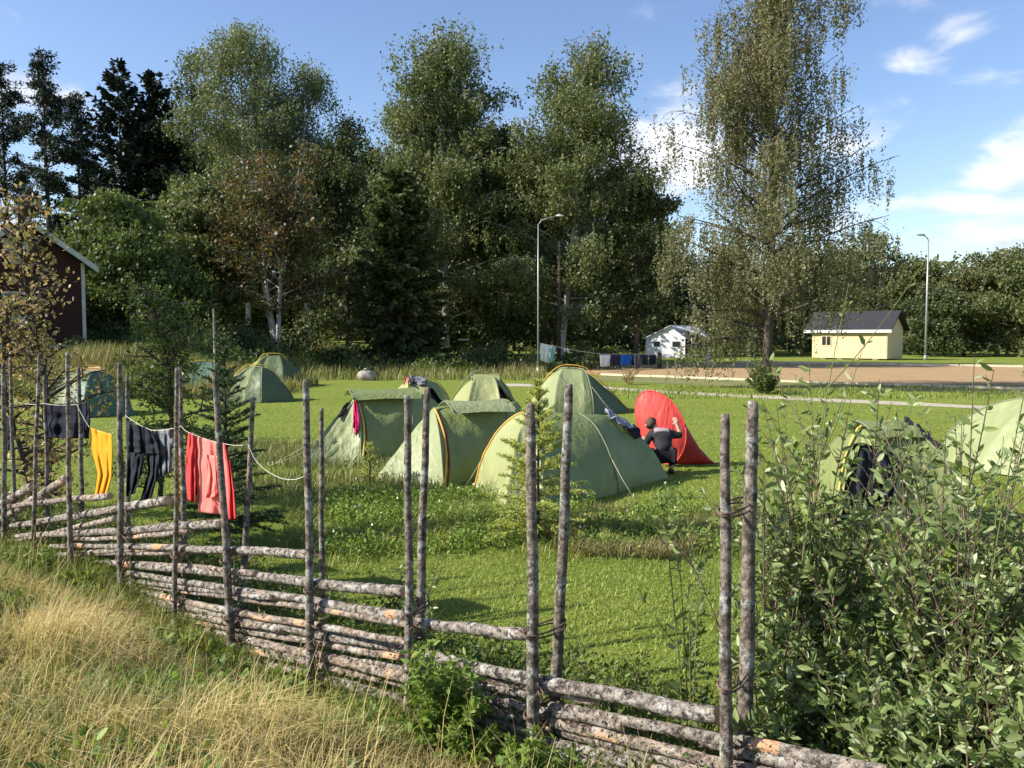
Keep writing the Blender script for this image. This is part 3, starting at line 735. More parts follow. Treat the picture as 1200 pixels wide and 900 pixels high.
# yellow shed
a45 = R(45); C0 = P(1040, 395, 76); C0 = np.array([C0[0], C0[1], 0]); fl = np.array([-math.cos(a45), math.sin(a45), 0]); bk = np.array([math.sin(a45), math.cos(a45), 0]); fn_ = -bk
SL, SW, SH, SR = 7.1, 3.7, 2.95, 4.45
root = thing('garden_shed', 'pale yellow panelled shed with black pitched roof and white eaves board', 'shed', tuple(C0))
side = [z_(C0, .12), z_(C0 + bk * SW, .12), z_(C0 + bk * SW, SH), z_(C0 + bk * SW / 2, SR - .1), z_(C0, SH)]
wp(MB().prism(side, fl * SL).build('wall', M['yellow_wall']), root)
for u in (0.02, .35, .66, .98):
    fb = MB()
    p0 = C0 + fl * SL * u + fn_ * .003
    fb.prism([z_(p0 - fl * .05, .12), z_(p0 + fl * .05, .12), z_(p0 + fl * .05, SH - .1), z_(p0 - fl * .05, SH - .1)], fn_ * .03)
    wp(fb.build('corner_board', M['yellow_trim']), root)
for u in (.15, .38, .62, .85):
    sb = MB(); sb.box((C0 + fl * SL * u + bk * SW * .5)[:2].tolist() + [.05], (.5, SW, .12), math.atan2(fl[1], fl[0]))
    wp(sb.build('support_block', M['concrete']), root)
for sgn in (-1, 1):
    rdg = C0 + bk * SW / 2; eav = rdg + bk * sgn * (SW / 2 + .38); ez = SR - (SR - SH) / (SW / 2) * (SW / 2 + .38) + .05
    a = z_(rdg - fl * .5, SR); b_ = z_(eav - fl * .5, ez)
    wp(MB().prism([a, b_, b_ + fl * (SL + 1.2), a + fl * (SL + 1.2)], (0, 0, .12)).build('roof', M['black_roof']), root)
    e_ = eav + fn_ * (.003 if sgn < 0 else -.003)
    if sgn < 0:
        p0 = z_(eav - fl * .5 + fn_ * .004, ez - .18)
        wp(MB().prism([p0, p0 + fl * (SL + 1.2), p0 + fl * (SL + 1.2) + np.array([0, 0, .25]), p0 + np.array([0, 0, .25])], fn_ * .04).build('eaves_board', M['white_paint']), root)
p0 = C0 + fl * SL * .80 + fn_ * .004
wf = MB()
for (x0, x1, y0, y1) in ((-.50, -.42, 0, 1.0), (.42, .50, 0, 1.0), (-.42, .42, .92, 1.0), (-.42, .42, 0, .08), (-.03, .03, .08, .92)):
    wf.prism([z_(p0 + fl * x0, 1.25 + y0), z_(p0 + fl * x1, 1.25 + y0), z_(p0 + fl * x1, 1.25 + y1), z_(p0 + fl * x0, 1.25 + y1)], fn_ * .05)
f = wp(wf.build('window', M['yellow_trim']), root)
g = MB().prism([z_(p0 + fl * -.42, 1.33), z_(p0 + fl * .42, 1.33), z_(p0 + fl * .42, 2.17), z_(p0 + fl * -.42, 2.17)], fn_ * .02).build('pane', M['glass']); g.parent = f

# white cabin with a canvas veranda roof, far behind
def Q(px, py, Y): return P(px, py, Y)
YC = 84; L0 = P(757, 395, YC + 1.5); L1 = P(803, 395, YC); L2 = P(827, 395, YC + 1.2)
root = thing('white_cabin', 'small white gabled cabin with dark windows and open veranda at the wood edge', 'cabin', (L1[0], L1[1], 0))
l0, l1, l2 = [np.array([v[0], v[1], 0]) for v in (L0, L1, L2)]
dv = (l1 - l0) / np.linalg.norm(l1 - l0); back = np.array([-dv[1], dv[0], 0]) * 4.0
mid = l0 + (l1 - l0) * .62
wp(MB().prism([z_(l0, 0), z_(l1, 0), z_(l1, 2.05), z_(mid, 3.15), z_(l0, 2.0)], back).build('wall', M['white_cloth']), root)
rd = (l2 - l1) / np.linalg.norm(l2 - l1)
apx = z_(mid, 3.22) + dv * .1 - back * .05
wp(MB().prism([apx, z_(l2, 2.05) - back * .15 + rd * .2, z_(l2, 2.05) + back * .9, apx + rd * 2.9 + back * .6], (0, 0, .08)).build('roof', M['white_cloth']), root)
wp(MB().prism([z_(l0 - dv * .25, 1.9) - back * .06, z_(mid, 3.2) - back * .06, z_(mid, 3.2) + back * 1.02, z_(l0 - dv * .25, 1.9) + back * 1.02], (0, 0, .07)).build('roof', M['white_cloth']), root)
wp(MB().prism([z_(l1 + rd * .02, 0), z_(l2, 0), z_(l2, 1.9), z_(l1 + rd * .02, 1.9)], back * .6).build('veranda_shade', M['dark']), root)  # near-black block fills the open veranda to stand for its shade
for u in (.33, .95):
    o_ = l1 + (l2 - l1) * u - back * .04
    wp(MB().box([o_[0], o_[1], 1.0], (.1, .1, 2.0)).build('veranda_post', M['white_paint']), root)
for u, w in ((.2, .6), (.68, .75)):
    o_ = l0 + (l1 - l0) * u - back * .003; nrm = -back / 4 * .05
    f = wp(MB().prism([z_(o_, 1.15), z_(o_ + dv * w, 1.15), z_(o_ + dv * w, 1.65), z_(o_, 1.65)], nrm).build('window', M['glass']), root)
clump_mass('veranda_hedge', [(l1[0] + .2 + i * .5, l1[1] - 2.2, .7, 1.1) for i in range(6)], 500, 1, .13, M['leaf_bush'], 77, kind=None)
h_ = bpy.context.scene.objects['veranda_hedge']; tag(h_, 'low green hedge in front of the white cabin veranda', 'hedge'); tidy(h_)

# street lamps and poles
def lamp(px, Y, ytop, pxhead, yhead, label, dirx, r=.06, hs_=1.0):
    l = at(px, Y); Hh = ht(l, ytop); root = thing('street_lamp', label, 'street lamp', l, 0, 'tall grey street lamps')
    MB().tube([(0, 0, 0), (0, 0, Hh * .5), (0, 0, Hh)], [r * 1.25, r, r * .7], 10).build('pole', M['steel'], root)
    MB().tube([(0, 0, 0), (0, 0, .45)], [r * 1.9, r * 1.8], 10).build('base_sleeve', M['steel'], root)
    dx = (pxhead - px) / FPX * Y; dz = (ytop - yhead) / FPX * Y
    arm = [(0, 0, Hh - .05), (dx * .15, 0, Hh + dz * .45), (dx * .5, 0, Hh + dz * .8), (dx * .8, 0, Hh + dz)]
    MB().tube(arm, r * .55, 8).build('arm', M['steel'], root)
    s = 1 if dx > 0 else -1; hd = MB(); c = np.array([dx * .95, 0, Hh + dz + .02])
    g = []
    for i in range(7):
        u = i / 6; rr = (.17 * math.sin(PI * (.12 + .8 * u)) + .02) * hs_
        g.append([(c[0] + s * (u - .35) * .75 * hs_, math.cos(a) * rr, c[2] + math.sin(a) * rr * (.75 if math.sin(a) > 0 else .35)) for a in np.arange(10) * 2 * PI / 10])
    hd.grid(g, 0, True, True)
    hd.f.append([i for i in range(10)]); hd.m.append(0); hd.sm.append(False); hd.f.append([60 + i for i in range(10)][::-1]); hd.m.append(0); hd.sm.append(False)
    hd.build('lamp_head', M['white_paint'] if s > 0 else M['steel'], root); return l, Hh
lp, lH = lamp(630.5, 46, 264, 655, 255, 'slim street lamp with pale clothesline tied to it, in front of the dark central birches', 1, .040, .55)
lamp(1085, 76, 283, 1077, 277, 'curved neck street lamp standing right of the yellow shed against the clouds', -1, .085)
l = at(655, 57); root = thing('utility_pole', 'dark wooden utility pole in front of the twin topped birch', 'pole', l)
MB().tube([(0, 0, -.2), (0, 0, ht(l, 284))], [.15, .11], 10).build('pole', M['wood_dark'], root)
MB().tube([(0, -.1, ht(l, 284) - .3), (0, .1, ht(l, 284) - .3)], [.07, .07], 8).build('insulator', M['white_paint'], root)
l = at(251, 17); o = MB().tube([(0, 0, -.2), (.01, 0, 1.2), (0, 0, ht(l, 362))], [.032, .03, .022], 8, bump=.1).build('wooden_pole', M['post']); o.location = l
tag(o, 'thin lone bare pole rising above the young dark spruce', 'pole')
l = at(830, 62); root = thing('marker_post', 'small white post at the field edge under the sparse birch', 'post', l)
MB().tube([(0, 0, 0), (0, 0, .55), (.05, 0, .95)], [.13, .17, .12], 8, bump=.3).build('shaft', M['white_paint'], root); MB().ball((.05, 0, 1.05), .12).build('cap', M['white_paint'], root)

# boulder and tractor
l = at(430, 40.5); root = thing('boulder', 'pale rounded boulder with mossy top in the dry meadow', 'boulder', l)
M['stone'] = mat_simple('pale granite', (.42, .37, .33), (.22, .19, .17), 5, .9, 10, .6, .04)
MB().ball((0, 0, .22), (.46, .36, .36), n=24, k=16, warp=.22).build('rock', M['stone'], root)
MB().ball((.08, 0, .50), (.30, .26, .12), n=12, k=8, warp=.4).build('moss', M['leaf_dark'], root)
l = at(551, 74); root = thing('tractor', 'small dark blue tractor with white cab roof, parked in the shade of the trees', 'tractor', l)
M['blue_paint'] = mat_simple('dark blue paint', (.03, .06, .14), (.02, .04, .1), 2, .35)
MB().box((-.35, 0, 1.3), (1.1, 1.2, 1.0)).build('cab', M['glass'], root); MB().box((-.35, 0, 1.87), (1.35, 1.4, .16)).build('cab_roof', M['white_paint'], root)
MB().box((.75, 0, 1.0), (1.1, .7, .55)).build('hood', M['white_paint'], root); MB().box((.2, 0, .65), (1.9, .75, .3)).build('chassis', M['blue_paint'], root)
for x, r in ((-.55, .62), (.95, .4)):
    for s in (-1, 1):
        w = MB().tube([(x, s * .5, r), (x, s * .8, r)], [r, r], 18).build('wheel', M['dark'], root); MB().tube([(x, s * .45, r), (x, s * .83, r)], [r * .5, r * .5], 14).build('rim', M['white_paint'], w)
# pale line between trunks: a strip of lighter grass beyond them
M['clearing_grass'] = mat_simple('light clearing grass', (.30, .32, .15), (.22, .25, .10), 1, .95)
sheet('far_clearing', [(560, 411.5), (700, 411.5)], [(560, 407), (700, 407)], .01, M['clearing_grass'], 12)

# ------------------------------------------------------------------ tents
def mk_fly(name, c1, c2):
    m, nt, bs, out = newmat(name)
    n = noise_n(nt, 2.5, 4, .55); w = noise_n(nt, 5, 3, .5, 'Object', (2.0, 2.0, .6), .9)
    c = ramp(nt, n, [(.3, c2), (.7, c1)])
    nt.links.new(c, bs.inputs['Base Color']); bs.inputs['Roughness'].default_value = .48; bs.inputs['Specular IOR Level'].default_value = .35
    bump(nt, bs, w, .42, .06)
    tr = nt.nodes.new('ShaderNodeBsdfTranslucent'); nt.links.new(mixc(nt, .0, c, c), tr.inputs[0])
    ms = nt.nodes.new('ShaderNodeMixShader'); ms.inputs[0].default_value = .12
    nt.links.new(bs.outputs[0], ms.inputs[1]); nt.links.new(tr.outputs[0], ms.inputs[2]); nt.links.new(ms.outputs[0], out.inputs[0]); return m
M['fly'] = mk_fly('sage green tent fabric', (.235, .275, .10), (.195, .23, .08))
M['fly_pale'] = mk_fly('pale and sunlit tent fabric', (.30, .335, .16), (.255, .29, .135))  # paler fabric; on two-tone tents it paints in the sunlit side
M['fly_sunlit'] = mk_fly('sunlit yellowish tent fabric', (.34, .36, .155), (.29, .31, .13))  # glow of sun through the fabric put into the colour
M['fly_dark'] = mk_fly('dark and shaded green tent fabric', (.115, .15, .065), (.09, .12, .055))  # darker fabric; also paints shade onto right halves of far tents
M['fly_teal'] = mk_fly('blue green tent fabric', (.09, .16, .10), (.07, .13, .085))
M['fly_orange'] = mk_fly('cream and orange tent fabric', (.62, .42, .20), (.5, .3, .14))
M['pole_orange'] = mat_simple('orange yellow pole sleeve', (.78, .42, .06), (.62, .30, .05), 12, .5)
M['pole_yellow'] = mat_simple('yellow webbing', (.80, .60, .12), (.66, .46, .08), 12, .5)
M['pole_grey'] = mat_simple('grey green pole sleeve', (.20, .22, .13), (.14, .16, .10), 12, .5)
M['zip'] = mat_simple('brown red door edge', (.20, .06, .03), (.12, .04, .02), 9, .7)
M['inner'] = mat_simple('maroon inner tent', (.16, .045, .03), (.10, .03, .02), 4, .8)
M['inner_dark'] = mat_simple('dark inner tent', (.05, .05, .05), (.03, .03, .03), 4, .8)
M['guy'] = mat_simple('guy line', (.55, .50, .30), (.45, .4, .25), 30, .8)

def gw(px, py): g = G(px, py); return (float(g[0]), float(g[1]))
def tent(label, corners, ridge, fly='fly', panels=None, poles=(), opening=None, inner='inner_dark', inner_label=None, guys=(), vent=None, seed=0, crease=1.0, group='sage green dome tents on the lawn', edge=None):
    """corners: (x, y, bulge) going round the footprint; high bulge = a bent pole comes down there, low = a taut pegged corner.
    ridge: two (x, y, z) points; poles: (corner i, corner j, material, radius, lift) arches over the top"""
    random.seed(seed); K = len(corners); Cn = np.array(corners, float); cx, cy = Cn[:, 0].mean(), Cn[:, 1].mean(); zc = hz1(cx, cy)
    root = thing('tent', label, 'tent', (cx, cy, zc), 0, group); R0, R1 = np.array(ridge[0], float), np.array(ridge[1], float); ax = (R1 - R0)[:2]; al = np.linalg.norm(ax); ax = ax / al
    def surf(b, u, lift=0.0, wr=True):
        b = b % K; k = int(b) % K; f = b - int(b); c0_, c1_ = Cn[k], Cn[(k + 1) % K]
        g = c0_[:2] * (1 - f) + c1_[:2] * f; bl = min(1.0, 1) * c0_[2] * (1 - f) + c1_[2] * f + .22 * 4 * f * (1 - f) * (.6 - .5 * abs(c0_[2] - c1_[2]))
        bl = min(bl, 1.0); ctr = np.array([cx, cy]); g = g + (ctr - g) * .055 * 4 * f * (1 - f)          # hem pulled in between pegs
        q = float(np.dot(g - R0[:2], ax) / al); q = min(1, max(0, q)); q = q * q * (3 - 2 * q); T = R0 * (1 - q) + R1 * q
        hmid = 4 * f * (1 - f); T = T.copy()
        a_ = (1 - bl) * u + bl * (1 - math.cos(u * PI / 2)); z_u = (1 - bl) * u + bl * math.sin(u * PI / 2)
        # fabric sinks a little between the poles
        sink = .06 * hmid * math.sin(PI * u)
        xy = g + (T[:2] - g) * (a_ + sink); z = T[2] * (z_u - sink * .4)
        p = np.array([xy[0], xy[1], z]); out = np.array([g[0] - T[0], g[1] - T[1], 0]); out /= (np.linalg.norm(out) + 1e-6); out = out * (1 - u * .8) + np.array([0, 0, .25 + u]); out /= np.linalg.norm(out)
        if wr:
            el_ = np.linalg.norm(c1_[:2] - c0_[:2]); dsp = 0.0
            for cc, ff, sd_ in ((c0_, f, k), (c1_, 1 - f, k + 1)):
                dd = math.hypot(ff * el_, z) + .02; an = math.atan2(z, ff * el_ + .02)
                dsp += (.036 if cc[2] < .4 else .024) * crease * math.sin(an * (19 + 3 * (sd_ % 3)) + sd_ + seed) * math.exp(-dd * 1.35) * min(1, dd * 5) * (.6 + .4 * math.sin(an * 7 + seed))
            dsp += .030 * crease * mnoise.noise(Vector((p[0] * 2.2 + seed, p[1] * 2.2, z * 3))) + .007 * crease * mnoise.noise(Vector((p[0] * 7 + seed, p[1] * 7, z * 9)))
            p = p + out * dsp * min(1, 5 * (1 - u) + .25) * min(1, u * 8)
        p = p + out * lift; p[2] = max(p[2], .012); return p
    org = np.array([cx, cy, 0.0]); NB, NU = 14 * K, 26
    us = np.linspace(0, 1, NU) ** .9; Gd = np.array([[surf(b / 14, u) - org for u in us] for b in range(NB)]); vs = Gd.reshape(-1, 3)
    groups = {}
    for b in range(NB):
        for j in range(NU - 1):
            bm, um = (b + .5) / 14, (us[j] + us[j + 1]) / 2
            if opening and opening[0] < bm < opening[1] and um < opening[2]: continue
            mt = fly
            for (b0, b1, u0, u1, m_) in (panels or ()):
                if b0 < bm < b1 and u0 < um < u1: mt = m_
            b2 = (b + 1) % NB; groups.setdefault(mt, []).append((b * NU + j, b2 * NU + j, b2 * NU + j + 1, b * NU + j + 1))
    for mt, fs in groups.items():
        used = sorted({i for f in fs for i in f}); mp_ = {v: k for k, v in enumerate(used)}
        MB().add([vs[i] for i in used], [tuple(mp_[i] for i in f) for f in fs], 0, True).build('flysheet' if mt == fly else 'panel', M[mt], root)
    if opening:
        c_ = np.array([cx, cy, 0]); iv = np.array([[c_ + (surf(b / 4, u, 0, False) - c_) * np.array([.80, .80, .86]) - org for u in np.linspace(0, 1, 10)] for b in range(4 * K)])
        MB().grid(iv, 0, True).build('inner_tent', M[inner], root)
    def arch(i, j, lift):
        pts = [surf(i, u, lift) for u in np.linspace(0, 1, 20)]
        if j < 0: return [np.array(p) - org for p in pts]
        q = [surf(j, u, lift) for u in np.linspace(1, 0, 20)]
        if np.linalg.norm(pts[-1] - q[0]) < .02: q = q[1:]
        pts = pts + q; pts = [np.array(p) for p in pts]
        for _ in range(2): pts = [pts[0]] + [(pts[k - 1] + pts[k] * 2 + pts[k + 1]) / 4 for k in range(1, len(pts) - 1)] + [pts[-1]]
        return [p - org for p in pts]
    for (i, j, mt, r, lift) in poles:
        pts = arch(i, j, r * .6); n = len(pts); pts = [p + np.array([0, 0, lift * math.sin(PI * k / (n - 1)) ** 3]) for k, p in enumerate(pts)]
        MB().tube(pts, r, 7).build('pole', M[mt], root)
    if edge:
        b, mt = edge; u_ = np.linspace(0, .93, 20); p1 = [surf(b + .10 * math.sin(u * 2.6), u, .012) - org for u in u_]; MB().tube(p1, .017, 6).build('door_zip', M[mt], root)
        p2 = [surf(b + .10 * math.sin(u * 2.6) + .045, u, .01) - org for u in u_]; MB().tube(p2, .015, 6).build('door_flap_edge', M['zip'], root)
    if vent:
        w, l_ = vent; c_ = (R0 + R1) / 2 - org; px_ = np.array([-ax[1], ax[0], 0]); a3 = np.array([ax[0], ax[1], 0]); g = []
        for u in np.linspace(-1, 1, 11): g.append([c_ + px_ * u * w + a3 * v * l_ + np.array([0, 0, .05 - .13 * abs(u) ** 1.7 + .03 * math.sin(u * 7) * abs(v)]) for v in np.linspace(-1, 1, 9)])
        MB().grid(g).build('vent_hood', M[fly], root)
        for v in (-1, 1): MB().tube([c_ + px_ * u * w * 1.02 + a3 * v * l_ + np.array([0, 0, .058 - .13 * abs(u) ** 1.7]) for u in np.linspace(-1, 1, 13)], .011, 6).build('hood_pole', M['pole_grey'], root)
    for (b, u, dx, dy) in guys:
        a = surf(b, u) - org; b_ = np.array([a[0] + dx, a[1] + dy, .02]); MB().tube([a, (a + b_) / 2 - np.array([0, 0, .02]), b_], .004, 5).build('guy_line', M['guy'], root)
        MB().tube([b_ + np.array([0, 0, .06]), b_ - np.array([0, 0, .08])], .006, 6).build('tent_peg', M['steel'], root)
    return root, surf
def hexa(cx, cy, L, Wd, H, ang, low=4):
    cs = []
    for k, (x, y) in enumerate(((-L / 2, 0), (-L * .22, -Wd / 2), (L * .22, -Wd / 2), (L / 2, 0), (L * .22, Wd / 2), (-L * .22, Wd / 2))):
        cs.append((cx + x * math.cos(ang) - y * math.sin(ang), cy + x * math.sin(ang) + y * math.cos(ang), .45 if k in (0, 3) else .95))
    r = [(cx + s * L * .08 * math.cos(ang), cy + s * L * .08 * math.sin(ang), H) for s in (-1, 1)]; return cs, r
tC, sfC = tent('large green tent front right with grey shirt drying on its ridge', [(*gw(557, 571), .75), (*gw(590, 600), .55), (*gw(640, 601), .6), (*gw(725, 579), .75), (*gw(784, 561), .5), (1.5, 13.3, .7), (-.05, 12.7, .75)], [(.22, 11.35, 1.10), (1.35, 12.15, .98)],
     fly='fly', panels=[(0, 2.0, 0, 1, 'fly_sunlit')], poles=((0, -1, 'pole_orange', .013, .0), (3, -1, 'pole_grey', .009, 0), (2, 5, 'pole_grey', .009, .0)), guys=((0.0, .3, -.3, -.6), (3, .35, .25, -.45)), seed=1, crease=1.2)
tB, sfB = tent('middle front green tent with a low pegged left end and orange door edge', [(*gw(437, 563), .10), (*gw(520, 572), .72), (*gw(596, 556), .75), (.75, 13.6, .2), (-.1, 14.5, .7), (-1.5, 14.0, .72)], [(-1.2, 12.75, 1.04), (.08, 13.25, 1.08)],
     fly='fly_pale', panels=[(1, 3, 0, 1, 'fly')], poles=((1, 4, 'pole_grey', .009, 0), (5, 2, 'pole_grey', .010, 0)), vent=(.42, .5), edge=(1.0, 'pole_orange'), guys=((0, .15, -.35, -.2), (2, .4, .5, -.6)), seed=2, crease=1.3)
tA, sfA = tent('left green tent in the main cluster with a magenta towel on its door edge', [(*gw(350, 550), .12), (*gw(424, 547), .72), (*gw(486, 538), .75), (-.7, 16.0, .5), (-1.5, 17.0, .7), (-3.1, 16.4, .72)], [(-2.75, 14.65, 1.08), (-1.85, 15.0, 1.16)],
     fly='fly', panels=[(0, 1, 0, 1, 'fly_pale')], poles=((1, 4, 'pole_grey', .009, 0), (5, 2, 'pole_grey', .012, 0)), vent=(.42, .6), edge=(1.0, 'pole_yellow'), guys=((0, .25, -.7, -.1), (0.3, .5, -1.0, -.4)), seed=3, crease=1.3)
tD, sfD = tent('green tent behind the left front tents with clothes lying on top', [(-3.05, 19.0, .5), (-2.3, 18.0, .93), (-1.75, 18.1, .93), (-1.15, 18.9, .2), (-1.4, 20.3, .93), (-2.6, 20.6, .93)], [(-2.35, 19.1, 1.12), (-2.0, 19.2, 1.12)],
     fly='fly_sunlit', panels=[(2, 4, 0, 1, 'fly')], poles=((1, 4, 'pole_yellow', .014, .05), (5, 2, 'pole_grey', .013, 0)), opening=(2.1, 2.95, .78), seed=4)
tE, sfE = tent('pale green dome tent with open porch showing its maroon inner tent', [(-1.72, 21.0, .5), (-1.1, 19.9, .93), (-.25, 19.9, .93), (.38, 20.7, .2), (.1, 22.3, .93), (-1.3, 22.5, .93)], [(-.88, 21.05, 1.12), (-.5, 21.1, 1.10)],
     fly='fly_sunlit', panels=[(2, 4, 0, 1, 'fly')], poles=((0, 3, 'pole_grey', .015, .16), (5, 2, 'pole_grey', .015, .02)), opening=(2.08, 2.9, .80), inner='inner', vent=(.3, .35), seed=5)
tF, sfF = tent('rear right green tent with a dark green porch tapering to the grass', [(.42, 23.6, .5), (1.1, 22.4, .93), (2.2, 22.4, .93), (3.35, 23.4, .12), (2.3, 24.9, .93), (1.0, 24.9, .93)], [(1.45, 23.5, 1.22), (1.95, 23.5, 1.20)],
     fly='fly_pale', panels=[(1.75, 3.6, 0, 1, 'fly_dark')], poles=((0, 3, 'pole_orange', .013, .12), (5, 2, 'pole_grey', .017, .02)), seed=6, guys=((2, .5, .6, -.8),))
tH, sfH = tent('green tent behind the willow bushes at right with black clothes hung on it', [(3.45, 9.9, .5), (3.50, 8.95, .8), (3.98, 8.35, .75), (4.75, 8.35, .6), (5.15, 9.3, .2), (4.8, 10.5, .7), (3.7, 10.6, .7)], [(3.85, 9.15, 1.10), (4.35, 9.25, 1.13)],
     fly='fly', poles=((1, 5, 'pole_yellow', .013, .04), (6, 3, 'pole_grey', .011, 0)), opening=(1.05, 2.0, .72), vent=(.3, .3), seed=7, guys=((4, .3, .5, .2),), crease=1.2)
tI, sfI = tent('pale smooth tent cut off by the right picture edge', [(7.25, 13.0, .5), (7.7, 11.8, .93), (9.0, 11.9, .93), (10.0, 13.2, .3), (8.6, 14.4, .93), (7.3, 14.2, .93)], [(8.2, 12.8, 1.16), (8.7, 12.95, 1.14)],
     fly='fly_pale', poles=((1, 4, 'pole_orange', .016, .03), (5, 2, 'pole_grey', .012, 0)), seed=8)
for lb, (cx_, cy_, L_, W_, H_, an_), kw in (
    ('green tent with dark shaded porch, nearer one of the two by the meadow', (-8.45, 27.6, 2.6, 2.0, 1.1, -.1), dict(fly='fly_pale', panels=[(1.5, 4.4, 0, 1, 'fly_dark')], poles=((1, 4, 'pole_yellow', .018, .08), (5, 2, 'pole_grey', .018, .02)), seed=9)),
    ('green tent with its right half darkened as shade at the edge of the dry meadow', (-10.3, 36.0, 3.1, 2.3, 1.3, .1), dict(fly='fly', panels=[(1.4, 4.4, 0, 1, 'fly_dark')], poles=((1, 4, 'pole_yellow', .022, .08),), seed=10)),
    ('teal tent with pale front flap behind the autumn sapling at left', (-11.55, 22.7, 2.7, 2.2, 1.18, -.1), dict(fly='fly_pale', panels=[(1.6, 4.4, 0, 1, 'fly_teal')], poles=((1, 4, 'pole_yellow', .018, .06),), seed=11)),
    ('small cream and orange tent on the left slope', (-14.2, 28.2, 2.4, 1.8, 1.05, .4), dict(fly='fly_orange', poles=((1, 4, 'pole_yellow', .018, .03),), seed=12)),
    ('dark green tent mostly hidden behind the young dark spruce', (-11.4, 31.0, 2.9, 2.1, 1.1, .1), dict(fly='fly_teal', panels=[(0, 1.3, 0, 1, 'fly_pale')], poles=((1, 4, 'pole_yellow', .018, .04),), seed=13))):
    cs, rg = hexa(cx_, cy_, L_, W_, H_, an_); tent(lb, cs, rg, **kw)

# red tent being put up: an oval end hoop held upright, the rest of the fabric running down to a peg
M['red'] = mk_fly('bright red tent fabric', (.88, .10, .08), (.84, .085, .07))
M['red_shaded'] = mk_fly('shaded red tent fabric', (.42, .02, .03), (.34, .015, .02))  # shaded side of the same red fabric, shade put into the colour
YR = 13.5
root = thing('red_tent', 'bright red tent being raised by the crouching person', 'tent', tuple(P(785, 395, YR) * np.array([1, 1, 0])))
cc_ = P(774, 500, YR); m_px = YR / FPX
e1 = np.array([.93, -.30, 0.0]); e1 /= np.linalg.norm(e1); e2 = np.array([-.22, .10, 1.0]); e2 /= np.linalg.norm(e2)
peg = P(838, 553.5, YR + .15); peg[2] = .02
rim = []
for a in np.linspace(0, 2 * PI, 49)[:-1]:
    rr = 1.0 + .04 * math.sin(3 * a + 1)
    rim.append(cc_ + e1 * math.cos(a) * 28 * m_px * rr + e2 * math.sin(a) * 44 * m_px * rr)
rim = np.array(rim); nrm = np.cross(e1, e2); 
if nrm[1] > 0: nrm = -nrm
g = []
for k in range(12):
    u = k / 11; g.append([cc_ * (1 - u) + r_ * u + nrm * .10 * (1 - u * u) + nrm * .01 * u * mnoise.noise(Vector(r_ * 5)) for r_ in rim])
wp(MB().grid(g, 0, True, True).build('end_panel', M['red']), root)
g = []
for k in range(16):
    u = k / 15; g.append([rim[i] * (1 - u) + (peg + np.array([0, .25 * (rim[i][1] - cc_[1]), .0])) * u + np.array([0, 0, -.16 * math.sin(PI * u) * (rim[i][2] / 1.2)]) + np.array([.5, .3, .4]) * .03 * mnoise.noise(Vector(rim[i] * 4 + u * 3)) for i in range(48)])
g = np.array(g); g[:, :, 2] = np.maximum(g[:, :, 2], .01)
wp(MB().grid(g, 0, True, True).build('side_panel', M['red_shaded']), root)
wp(MB().tube(list(rim) + [rim[0]], .010, 8).build('pole', M['red']), root)

# ------------------------------------------------------------------ cloth
def mkcloth(name, c1, c2, sc=5):
    m, nt, bs, out = newmat(name); n = noise_n(nt, sc, 5, .65, 'Object', (1, 1, .6)); nt.links.new(ramp(nt, n, [(.35, c2), (.65, c1)]), bs.inputs['Base Color'])
    bs.inputs['Roughness'].default_value = .85; bs.inputs['Specular IOR Level'].default_value = .15
    w = noise_n(nt, 16, 4, .6, 'Object', (1.5, 1.5, .5), .5); bump(nt, bs, w, .45, .02)
    tr = nt.nodes.new('ShaderNodeBsdfTranslucent'); tr.inputs[0].default_value = (*c1, 1); ms = nt.nodes.new('ShaderNodeMixShader'); ms.inputs[0].default_value = .2
    nt.links.new(bs.outputs[0], ms.inputs[1]); nt.links.new(tr.outputs[0], ms.inputs[2]); nt.links.new(ms.outputs[0], out.inputs[0]); return m
M['c_navy'] = mkcloth('navy black cloth', (.022, .024, .04), (.012, .013, .022)); M['c_amber'] = mkcloth('amber cloth', (.85, .42, .03), (.78, .34, .02))
M['c_black'] = mkcloth('charcoal cloth', (.035, .038, .05), (.02, .022, .03)); M['c_mottle'] = mkcloth('mottled grey cloth', (.34, .35, .37), (.04, .045, .06), 34)
M['c_coral'] = mkcloth('coral cloth', (.90, .28, .24), (.86, .22, .18)); M['c_coral_dark'] = mkcloth('deep coral cloth', (.80, .09, .09), (.74, .07, .07)); M['c_white'] = mkcloth('white cloth', (.82, .84, .85), (.7, .74, .78)); M['c_cyan'] = mkcloth('pale cyan cloth', (.45, .68, .70), (.36, .6, .64))
M['c_blue'] = mkcloth('bright blue cloth', (.03, .17, .62), (.02, .12, .5)); M['c_dblue'] = mkcloth('dark blue cloth', (.05, .06, .13), (.02, .02, .05), 20); M['c_magenta'] = mkcloth('magenta towel cloth', (.62, .02, .16), (.30, .008, .07), 14)
M['c_greyblue'] = mkcloth('grey blue cloth', (.45, .48, .56), (.12, .13, .20), 14); M['c_pink'] = mkcloth('pink cloth', (.75, .25, .25), (.6, .15, .18))
